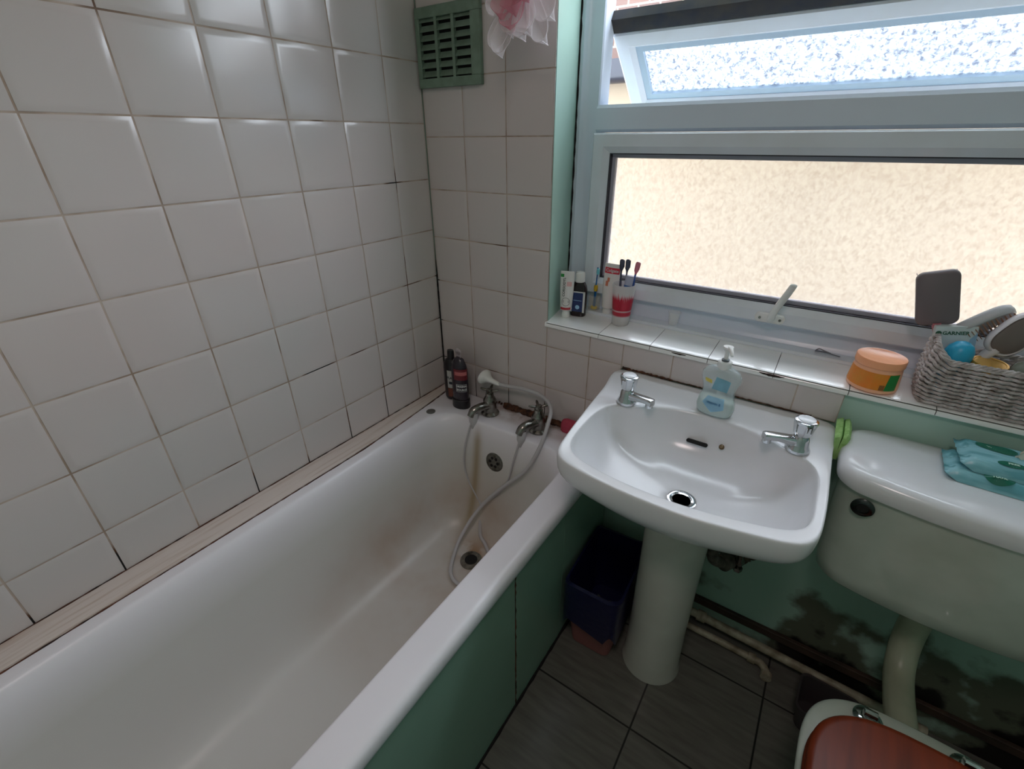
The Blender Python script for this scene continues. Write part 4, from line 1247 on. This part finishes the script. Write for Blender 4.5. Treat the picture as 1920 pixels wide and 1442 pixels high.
obj('blue_print', bm, pbr('pale_blue_card', (150, 186, 214), .4), ct, world=False)
# blue makeup sponge / dome
bl = thing('blue_dome_cap', 'bright blue dome shaped cap standing in the front of the basket', 'cap', (1.3220, .036, .9235), (0, math.radians(10), 0))
bm = B(); lathe(bm, [(.019, 0), (.021, .005), (.022, .055), (.0235, .075), (.0235, .088), (.021, .102), (.0145, .112), (.006, .1165), (.0001, .117)], (0, 0, 0), 40)
obj('dome', bm, pbr('turquoise_plastic', (40, 160, 200), .35), bl, world=False, angle=80)
gj = thing('gold_lid_jar', 'glass jar with a gold screw lid in the front of the basket', 'jar', (1.3815, .040, .9160), (math.radians(4), math.radians(3), 0))
bm = B(); lathe(bm, [(.026, 0), (.028, .003), (.028, .066), (.025, .074), (.024, .078)], (0, 0, 0), 40)
obj('jar_body', bm, pbr('amber_jar', (140, 100, 64), .2), gj, world=False)
bm = B(); lathe(bm, [(.0272, .074), (.0280, .076), (.0280, .090), (.0270, .0925), (.0240, .0925), (.0230, .0915), (.0001, .0915)], (0, 0, 0), 40)
obj('lid', bm, pbr('gold_lid', (226, 178, 92), .35, .6), gj, world=False)
cbt = thing('clear_bottle', 'translucent grey green bottle at the right edge of the view in the basket', 'bottle', (1.4340, .046, .9120), (0, math.radians(6), 0))
bm = B(); lathe(bm, [(.022, 0), (.025, .004), (.025, .085), (.022, .096), (.012, .106), (.012, .112)], (0, 0, 0), 32)
obj('bottle_body', bm, thin_plastic('grey_green_bottle', (150, 160, 148), .6), cbt, world=False)
bm = B(); lathe(bm, [(.0165, .108), (.017, .110), (.0165, .134), (.014, .137), (.0001, .137)], (0, 0, 0), 28)
obj('cap', bm, thin_plastic('pale_cap', (196, 204, 196), .8), cbt, world=False)

# ------------------------------------------------------------------ air vent
vt = thing('air_vent', 'green painted louvred air vent high in the tiled corner', 'vent', (.112, 0, 1.60))
vg = pbr('dark_mint_paint', (118, 140, 124), .45, noise=(30, (100, 120, 104), 1))
bm = B()
vx0, vx1, vz0, vz1 = .006, .222, 1.514, 1.692
def vframe(bm):
    box(bm, vx0, vx1, -.014, -.0005, vz1 - .024, vz1); box(bm, vx0, vx1, -.014, -.0005, vz0, vz0 + .022)
    box(bm, vx0, vx0 + .014, -.014, -.0005, vz0 + .022, vz1 - .024); box(bm, vx1 - .030, vx1, -.014, -.0005, vz0 + .022, vz1 - .024)
vframe(bm)
fr = obj('vent_frame', bm, vg, vt, smooth=False, bevel=.0015)
bm = B()
ix0, ix1, iz0, iz1 = vx0 + .014, vx1 - .030, vz0 + .022, vz1 - .024
for k in (1, 2):
    x = ix0 + (ix1 - ix0) * k / 3; box(bm, x - .0045, x + .0045, -.013, -.003, iz0, iz1)
obj('vent_bars', bm, vg, vt, smooth=False)
for k in range(7):
    z = iz0 + (iz1 - iz0) * (k + .15) / 6.6
    bm = B()
    loft(bm, [[Vector((x, y, zz)) for y, zz in ((-.012, z + .001), (-.011, z), (-.001, z + .014), (-.002, z + .015))] for x in (ix0 - .001, ix1 + .001)])
    obj('louvre', bm, vg, vt, smooth=False)
bm = B(); box(bm, ix0 - .002, ix1 + .002, -.0011, -.0004, iz0 - .002, iz1 + .002)
obj('vent_back', bm, dark_hole, vt, smooth=False)

# ------------------------------------------------------------------ bath puff (mesh sponge)
pf_ = thing('bath_puff', 'pink and white net bath puff hanging high beside the window', 'bath puff', (.395, -.075, 1.70))
net_w = thin_plastic('white_net', (236, 228, 230), .30, .6)
net_p = thin_plastic('pink_net', (224, 140, 158), .42, .6)
def petal(bm, d, L, wdt):
    """a folded loop of net"""
    d = Vector(d).normalized()
    side = d.cross(Vector((0, -1, .2))).normalized(); nrm = side.cross(d).normalized()
    rows_ = []
    N = 26
    for i in range(N + 1):
        u = i / N; t = u / .6 * .80 if u < .6 else .80 + .20 * math.sin((u - .6) / .4 * PI / 2)
        w_ = wdt * (.35 + .65 * min(1, t * 1.4)) * (1 if u < .6 else max(.01, math.cos((u - .6) / .4 * PI / 2)))
        row = []
        for j in range(9):
            s = -1 + 2 * j / 8
            row.append(d * (L * t) + side * (w_ * s) + nrm * (.008 * math.cos(s * 3 + t * 3) * t + .012 * s * s))
        rows_.append(row)
    V = [[bm.verts.new(p) for p in r] for r in rows_]
    for i in range(N):
        for j in range(8): bm.faces.new((V[i][j], V[i][j + 1], V[i + 1][j + 1], V[i + 1][j]))
    return [rows_[i][0] for i in range(N + 1)] + [rows_[N][j] for j in range(9)] + [rows_[i][8] for i in range(N, -1, -1)]
def puff_part(name, mat, specs, hemr=.0012):
    bm = B(); hb = []
    for d, L, wd in specs:
        e = petal(bm, d, L, wd); tube(bm, e, hemr, 5)
    obj(name, bm, mat, pf_, world=False)
puff_part('white_netting', net_w, [((-.52, -.1, -1), .150, .026), ((-.30, -.25, -1.05), .158, .026), ((-.12, -.3, -1), .120, .024), ((.10, -.2, -1), .125, .022), ((.30, -.3, -1), .128, .024), ((.50, -.15, -1), .150, .022), ((.72, -.1, -.85), .120, .026), ((.9, -.2, -.55), .095, .026), ((-.85, -.1, -.7), .105, .026), ((.02, .1, -1), .095, .026), ((-.8, -.1, .6), .07, .03), ((.8, -.1, .6), .07, .03), ((0, -.4, .9), .07, .03)])
puff_part('pink_netting', net_p, [((-.35, -.4, -.8), .100, .030), ((.05, -.5, -.8), .095, .032), ((-.1, -.3, -.9), .112, .030), ((.3, -.4, -.6), .075, .030), ((-.6, -.4, -.4), .080, .030), ((.1, -.4, .3), .06, .03), ((-.4, -.2, .5), .06, .03)], .0006)
bm = B(); tube(bm, spline([(0, 0, 0), (.002, .03, .07), (0, .055, .13)], 6), .0014, 6)
obj('cord', bm, pbr('white_cord', (220, 214, 214), .7), pf_, world=False)
hk = thing('wall_hook', 'white plastic hook on the tiles above the bath puff', 'hook', (.395, -.001, 1.84))
bm = B(); lathe(bm, [(.018, 0), (.018, .003), (.012, .005)], (0, 0, 0), 24, M=align((0, -1, 0)))
tube(bm, spline([(0, -.004, 0), (0, -.016, -.004), (0, -.024, -.010), (0, -.030, -.004), (0, -.030, .004)], 5), .003, 8)
obj('hook_body', bm, plastic_white, hk, world=False)

# ------------------------------------------------------------------ cistern
CX = 1.455
cs = thing('toilet_cistern', 'white low level toilet cistern on the wall right of the basin', 'cistern', (CX, -.1, .52))
def cring(hw, yb, yf, bow, z, r, cx=CX, n=8):
    """plan ring: straight back, bowed front"""
    out = []
    P = rrect(cx - hw, cx + hw, yf, yb, z, r, n)      # starts at the front right corner, ends at the front left one
    for k in range(1, 12): P.append(P[4 * (n + 1) - 1].lerp(P[0], k / 12))
    out = []
    for p in P:
        t = (p.x - cx) / hw
        w_ = (yb - p.y) / (yb - yf)
        out.append(Vector((p.x, p.y - bow * (1 - t * t) * w_, z)))
    return out
bm = B()
loft(bm, [cring(.190, -.03, -.135, .02, .520, .05), cring(.212, -.02, -.160, .03, .524, .05), cring(.224, -.012, -.172, .034, .540, .045), cring(.229, -.006, -.176, .036, .575, .042),
          cring(.238, -.002, -.180, .038, .70, .04), cring(.242, -.002, -.182, .038, .790, .04)])
obj('tank', bm, pan_m, cs, angle=70)
bm = B()
loft(bm, [cring(.242, -.001, -.184, .038, .788, .04), cring(.250, -.001, -.190, .038, .786, .044), cring(.252, -.001, -.192, .038, .795, .046), cring(.250, -.001, -.190, .038, .812, .046), cring(.244, -.003, -.184, .038, .822, .044), cring(.232, -.008, -.172, .036, .8262, .04), cring(.20, -.02, -.14, .03, .8275, .03)])
obj('lid', bm, porcelain, cs, angle=70)
bm = B()
lathe(bm, [(.019, 0), (.0195, .003), (.016, .006), (.011, .0065), (.010, .004), (.0001, .004)], (1.258, -.2005, .758), 28, M=align((-.12, -1, 0)))
obj('lever_boss', bm, pbr('dark_chrome', (82, 84, 84), .2, 1.0), cs, label='dark round lever boss without its lever')
# flush pipe
bm = B()
tube(bm, spline([(CX, -.085, .5195), (CX, -.078, .46), (CX, -.078, .40), (CX + .001, -.095, .345), (CX + .002, -.135, .308), (CX + .003, -.20, .298), (CX + .003, -.29, .305), (CX + .002, -.335, .31)], 8), .0285, 24)
fp = tag(obj('flush_pipe', bm, pbr('ivory_flush_pipe', (176, 180, 158), .35, noise=(12, (150, 154, 132), 1))), 'ivory plastic flush pipe curving from the cistern to the toilet', 'pipe')

# ------------------------------------------------------------------ toilet
TX, = (1.445,)
pan = thing('toilet', 'white toilet pan with an orange brown wooden seat at the lower right', 'toilet', (TX, -.55, 0))
def egg(hw, yb, yf, z, back=.55, n=48):
    out = []
    for k in range(n):
        a = 2 * PI * k / n
        c, s = math.cos(a), math.sin(a)
        # squarer at the back (s>0)
        if s > 0: x = hw * math.copysign(abs(c) ** back, c) * (.80 + .20 * abs(c) ** .5) ; y = s ** back
        else: x = hw * c; y = s
        yc = yb - .20; y = yc + (y * (yb - yc) if s > 0 else -(-y) * (yc - yf))
        out.append(Vector((TX + x, y, z)))
    return out
bm = B()
loft(bm, [egg(.10, -.38, -.66, .001), egg(.105, -.375, -.67, .02), egg(.095, -.38, -.66, .12), egg(.11, -.36, -.68, .22), egg(.15, -.345, -.74, .31), egg(.175, -.33, -.775, .37), egg(.182, -.325, -.785, .39), egg(.180, -.327, -.783, .400), egg(.172, -.333, -.775, .405), egg(.13, -.40, -.73, .405), egg(.12, -.41, -.72, .38), egg(.08, -.46, -.66, .25), egg(.04, -.5, -.58, .20)])
obj('pan', bm, pan_m, pan, angle=70, sub=1)
wood = pbr('orange_brown_wood', (178, 84, 36), .42)
g = G(wood); oc, xyz = g.coord()
mp = g.n.new('ShaderNodeMapping'); mp.inputs['Scale'].default_value = (26, 2.5, 10); g.l.new(oc, mp.inputs[0])
g.l.new(g.mix(g.rng(g.noise(2.2, 5, mp.outputs[0]), .35, .7), (124, 46, 14), (98, 34, 10)), g.b.inputs['Base Color'])
def seat_ring(s, z, yb=-.382, d=0):
    out = []
    hw = .176 - d
    for k in range(64):
        a = 2 * PI * k / 64
        c, ss = math.cos(a), math.sin(a)
        if ss > 0: x = hw * math.copysign(abs(c) ** .72, c); y = -.54 + (.54 + yb - d) * ss ** .72
        else: x = hw * c; y = -.54 - (.265 - d) * (-ss)
        out.append(Vector((TX + x, y, z)))
    return out
bm = B()
loft(bm, [seat_ring(0, .409, d=.006), seat_ring(0, .411, d=.002), seat_ring(0, .420, d=.0), seat_ring(0, .4265, d=.003), seat_ring(0, .4275, d=.008)])
obj('seat', bm, wood, pan, angle=60)
bm = B()
loft(bm, [seat_ring(0, .4285, d=.008), seat_ring(0, .430, d=.003), seat_ring(0, .440, d=.001), seat_ring(0, .4465, d=.005), seat_ring(0, .448, d=.014), seat_ring(0, .4485, d=.09)])
obj('seat_lid', bm, wood, pan, angle=60, label='closed orange brown wooden lid')
for x in (TX - .076, TX + .068):
    bm = B()
    lathe(bm, [(.024, 0), (.0245, .003), (.020, .006), (.013, .008), (.012, .016), (.0, .017)], (x, -.364, .4055), 28, cap1=False)
    tube(bm, [(x - .010, -.364, .424), (x + .010, -.364, .424)], .008, 12)
    obj('hinge', bm, chrome, pan, label='chrome hinge fixing of the seat')

# ------------------------------------------------------------------ floor level
# waste bin with a blue liner
bn = thing('waste_bin', 'small pink bin lined with a dark blue bag between bath and pedestal', 'bin', (.7735, -.195, 0), (0, 0, math.radians(2)))
def binring(a, b, z, r=.02): return rrect(-a, a, -b, b, z, r, 5)
bm = B(); loft(bm, [binring(.058, .088, .001), binring(.061, .092, .004), binring(.080, .130, .275), binring(.0785, .1285, .275), binring(.060, .090, .008)])
obj('bucket', bm, pbr('pink_plastic', (150, 92, 90), .5), bn, world=False)
bm = B()
lin_rings = []
for s_, z, jz in ((1.035, .125, .026), (1.04, .19, .010), (1.035, .27, .004), (1.03, .288, .005), (.95, .290, .004), (.90, .25, .0), (.80, .15, .0), (.66, .08, .0)):
    base_ = binring(.080 * s_, .130 * s_, z, .03)
    lin_rings.append([Vector((p.x + random.uniform(-.001, .001), p.y + random.uniform(-.001, .001), p.z + jz * math.sin(k * .9) + random.uniform(-.2, .2) * jz)) for k, p in enumerate(base_)])
loft(bm, lin_rings, cap0=False, cap1=True)
obj('liner', bm, pbr('navy_bag', (12, 14, 56), .35, bump=(60, .6)), bn, world=False, label='dark blue plastic bag hanging over the rim')
bm = B(); loft(bm, [[Vector((p.x, p.y - .02, z + .006 * math.sin(5 * k))) for k, p in enumerate(binring(a, b, 0, .015))] for a, b, z in ((.030, .045, .085), (.028, .035, .115), (.012, .015, .128))])
obj('rubbish', bm, pbr('grey_tissue', (70, 74, 66), .8), bn, world=False)

# pipes along the skirting
pm = pbr('cream_painted_pipe', (176, 168, 148), .5, noise=(30, (120, 108, 88), 1))
pp1 = thing('heating_pipe', 'upper cream painted pipe running along the wall to the toilet corner', 'pipe', (1.2, -.028, .060), group='pipes along the skirting')
bm = B(); tube(bm, [(.70, -.028, .063), (1.05, -.028, .058), (1.32, -.030, .050), (1.60, -.032, .045)], .0125, 16)
obj('pipe', bm, pm, pp1)
bm = B()
for x in (1.035, 1.045): lathe(bm, [(.017, -.008), (.017, .008)], (x, -.028, .058), 16, M=align((1, 0, 0)))
obj('pipe_fitting', bm, pm, pp1)
pp2 = thing('heating_pipe', 'lower cream painted pipe ending in an elbow on the floor', 'pipe', (1.1, -.052, .016), group='pipes along the skirting')
bm = B(); tube(bm, spline([(.70, -.050, .018), (1.0, -.050, .018), (1.195, -.052, .018), (1.225, -.056, .018), (1.240, -.072, .017), (1.242, -.088, .016)], 6), .0105, 14)
obj('pipe', bm, pm, pp2)
bm = B()
lathe(bm, [(.0150, -.010), (.0150, .010)], (1.198, -.052, .018), 16, M=align((1, 0, 0)))
obj('pipe_fitting', bm, pm, pp2)
bm = B()
lathe(bm, [(.0150, -.008), (.0150, .008)], (1.242, -.084, .0165), 16, M=align((0, 1, 0)))
obj('pipe_fitting', bm, pm, pp2)
# timber batten above the pipes
bm = B(); box(bm, .69, 1.94, -.006, .007, .078, .104)
struct(obj('baseboard_window', bm, pbr('dark_stained_batten', (70, 52, 42), .7, noise=(12, (34, 26, 22), 1)), smooth=False, bevel=.002))
# trap and supply under the basin
tp = thing('basin_trap', 'grimy grey waste pipe and chrome joint under the right of the basin', 'pipe', (1.06, -.07, .33))
bm = B()
tube(bm, spline([(1.02, -.12, .50), (1.022, -.10, .42), (1.03, -.08, .36), (1.05, -.055, .335), (1.07, -.02, .330), (1.08, .006, .330)], 6), .016, 16)
lathe(bm, [(.024, -.014), (.024, .014)], (1.06, -.045, .333), 20, M=align((.45, .9, -.1)))
obj('waste_pipe', bm, pbr('grimy_plastic', (120, 112, 104), .6, noise=(30, (48, 42, 38), 1)), tp)
bm = B()
tube(bm, spline([(1.085, -.10, .56), (1.088, -.07, .44), (1.092, -.045, .36), (1.094, -.03, .31)], 6), .0075, 12)
for z in (.345, .318): lathe(bm, [(.0125, -.006), (.0125, .006)], (1.093, -.036, z), 6)
obj('supply_pipe', bm, chrome_dull, tp)
bm = B()
for k in range(26):
    x, z = 1.03 + random.random() * .085, .312 + random.random() * .05
    lathe(bm, [(.0001, -1), (.7, -.7), (1, 0), (.7, .7), (.0001, 1)], (x, .004, z), 8, M=Matrix.Diagonal((random.uniform(.008, .018), .008, random.uniform(.006, .014), 1)))
obj('broken_plaster', bm, pbr('crumbled_plaster', (92, 80, 70), .95, noise=(50, (24, 20, 18), 1)), tp)

# dark plastic tub by the toilet
dt = thing('plastic_tub', 'dark empty plastic tub on the floor between the pipes and the toilet', 'tub', (1.378, -.135, 0), (0, 0, math.radians(-4)))
bm = B()
def tr_(a, b, z): return rrect(-a, a, -b, b, z, .022, 6)
loft(bm, [tr_(.050, .042, .001), tr_(.054, .046, .004), tr_(.066, .056, .088), tr_(.070, .060, .090), tr_(.070, .060, .094), tr_(.0645, .0545, .094), tr_(.052, .044, .006)])
obj('tub_wall', bm, thin_plastic('smoky_plastic', (70, 64, 66), .75, .25), dt, world=False)

# green sponge cloth wedged between basin and cistern
sg = thing('green_sponge', 'lime green sponge wedged between the basin and the cistern', 'sponge', (1.2005, -.045, .806))
sg.location = (1.1985, -.045, .8215); WM[sg.name] = Matrix.Translation(sg.location)
bm = B()
sec = [(-.012, .014), (-.002, .021), (.000, .019), (.001, -.020), (.003, .018), (.010, .022), (.016, .012), (.0085, -.022), (.006, -.044), (-.004, -.044), (-.0065, -.022)]
loft(bm, [[Vector((x * k, y, z * k + dz)) for x, z in sec] for y, k, dz in ((-.046, .86, -.004), (-.040, 1, -.001), (0, 1.05, .002), (.030, 1, .001), (.036, .86, -.002))])
obj('sponge', bm, pbr('lime_sponge', (166, 206, 132), .9, noise=(90, (134, 180, 100), 1), bump=(260, .7)), sg, world=False, angle=50)

# ------------------------------------------------------------------ wet wipes
wipe_m = bpy.data.materials.new('printed_wipe_film'); wipe_m.use_nodes = True
g = G(wipe_m); g.b.inputs['Roughness'].default_value = .28
oc, xyz = g.coord()
wv = g.noise(22, 3, oc)
mp = g.n.new('ShaderNodeMapping'); mp.inputs['Scale'].default_value = (8, 60, 20); g.l.new(oc, mp.inputs[0])
st = g.noise(1.3, 3, mp.outputs[0])
c = g.mix(g.rng(st, .42, .60), (142, 196, 206), (96, 160, 172))
c = g.mix(g.rng(wv, .60, .66), c, (60, 132, 140))
g.l.new(c, g.b.inputs['Base Color'])
bp = g.n.new('ShaderNodeBump'); bp.inputs['Strength'].default_value = .7; bp.inputs['Distance'].default_value = .003
g.l.new(g.noise(30, 4, oc), bp.inputs['Height']); g.l.new(bp.outputs[0], g.b.inputs['Normal'])
dg = pbr('deep_green_print', (20, 104, 84), .3)
def wipes(loc, rz, label, L=.20, W=.096, H=.022, tilt=0):
    t = thing('wet_wipes_pack', label, 'wet wipes', loc, (tilt, 0, rz), 'wet wipe packs on the cistern')
    bm = B(); nx, ny = 28, 12
    top, bot = [], []
    for i in range(nx + 1):
        u = -1 + 2 * i / nx; rt, rb_ = [], []
        for j in range(ny + 1):
            v = -1 + 2 * j / ny
            edge = min(1, (1 - abs(u)) / .16) ; ey = min(1, (1 - abs(v)) / .22)
            h = H * (max(0, edge) ** .5) * (max(0, ey) ** .45)
            wr = .0012 * math.sin(9 * u + 4 * v) * edge + .0018 * math.sin(22 * v + 3 * u) * (1 - edge)
            pinch = 1 - .05 * (1 - edge)
            x, y = u * L / 2, v * W / 2 * pinch
            zc = .009 * (1 - edge) + .002
            rt.append(bm.verts.new((x, y, max(h, zc + .001) + wr))); rb_.append(bm.verts.new((x, y, (zc if edge < 1 else .0) + (wr if edge < 1 else 0))))
        top.append(rt); bot.append(rb_)
    for i in range(nx):
        for j in range(ny):
            bm.faces.new((top[i][j], top[i + 1][j], top[i + 1][j + 1], top[i][j + 1])); bm.faces.new((bot[i][j], bot[i][j + 1], bot[i + 1][j + 1], bot[i + 1][j]))
    for i in range(nx):
        for j in (0, ny): bm.faces.new((top[i][j], bot[i][j], bot[i + 1][j], top[i + 1][j]))
    for j in range(ny):
        for i in (0, nx): bm.faces.new((top[i][j], top[i][j + 1], bot[i][j + 1], bot[i][j]))
    obj('pack_body', bm, wipe_m, t, world=False, angle=80)
    return t
def blob(bm, cx, cz, a, b, y, n=28, nrm=(0, -1, 0), o=(0, 0, 0)):
    bm.faces.new([bm.verts.new((cx + a * math.cos(2 * PI * k / n), y, cz + b * math.sin(2 * PI * k / n))) for k in range(n)])
w1 = wipes((1.462, -.083, .8280), math.radians(-2), 'lower turquoise packet of wet wipes lying on the cistern lid')
w2 = wipes((1.476, -.066, .8500), math.radians(1), 'upper turquoise packet of wet wipes, open with a white wipe poking out')
def print_on(t, cx, cy, a, b, name, txt, H=.022, tz=.0):
    bm = B(); n = 32
    M = Matrix.Translation((cx, cy, 0))
    lathe(bm, [(1, 0), (.0001, .0002)], (0, 0, 0), n, M=M @ Matrix.Diagonal((a, b, 1, 1)))
    def place(bm2, off):
        for v in bm2.verts:
            vv = abs(v.co.y) / .048; ey = min(1, (1 - min(1, vv)) / .22)
            u = v.co.x / .10; wr = .0012 * math.sin(9 * u + 4 * v.co.y / .048)
            v.co.z = H * max(0, ey) ** .45 + wr + off + v.co.z * .2
    bmesh.ops.subdivide_edges(bm, edges=bm.edges, cuts=3)
    place(bm, .0010)
    o = obj(name, bm, dg, t, world=False)
    bm = text(txt, b * .85, Matrix.Translation((cx, cy, 0)), bold=.0003); place(bm, .0018)
    obj('lettering', bm, pbr('pale_green_text', (190, 222, 206), .4), o, world=False)
print_on(w1, -.028, -.034, .021, .011, 'printed_badge', '100%')
print_on(w2, -.030, -.030, .021, .0085, 'printed_badge', 'FREE')
print_on(w2, -.045, .020, .030, .014, 'printed_badge', 'wipes')
bm = B()
for k in range(4):
    a = k * 1.1
    e = []
    for i in range(7):
        row = []
        for j in range(5):
            s, tt = -1 + j / 2, i / 6
            row.append(Vector((-.005 + .012 * s * (1 - .3 * tt) + .006 * math.sin(a + 3 * tt), .012 + .006 * math.cos(a) + .008 * s * math.sin(a), .019 + (.014 + .004 * math.sin(a)) * tt * (1 - .3 * s * s))))
        e.append(row)
    V = [[bm.verts.new(p) for p in r] for r in e]
    for i in range(6):
        for j in range(4): bm.faces.new((V[i][j], V[i][j + 1], V[i + 1][j + 1], V[i + 1][j]))
obj('wipe', bm, pbr('white_wipe', (222, 218, 206), .9), w2, world=False, label='white crumpled wipe poking out of the packet')
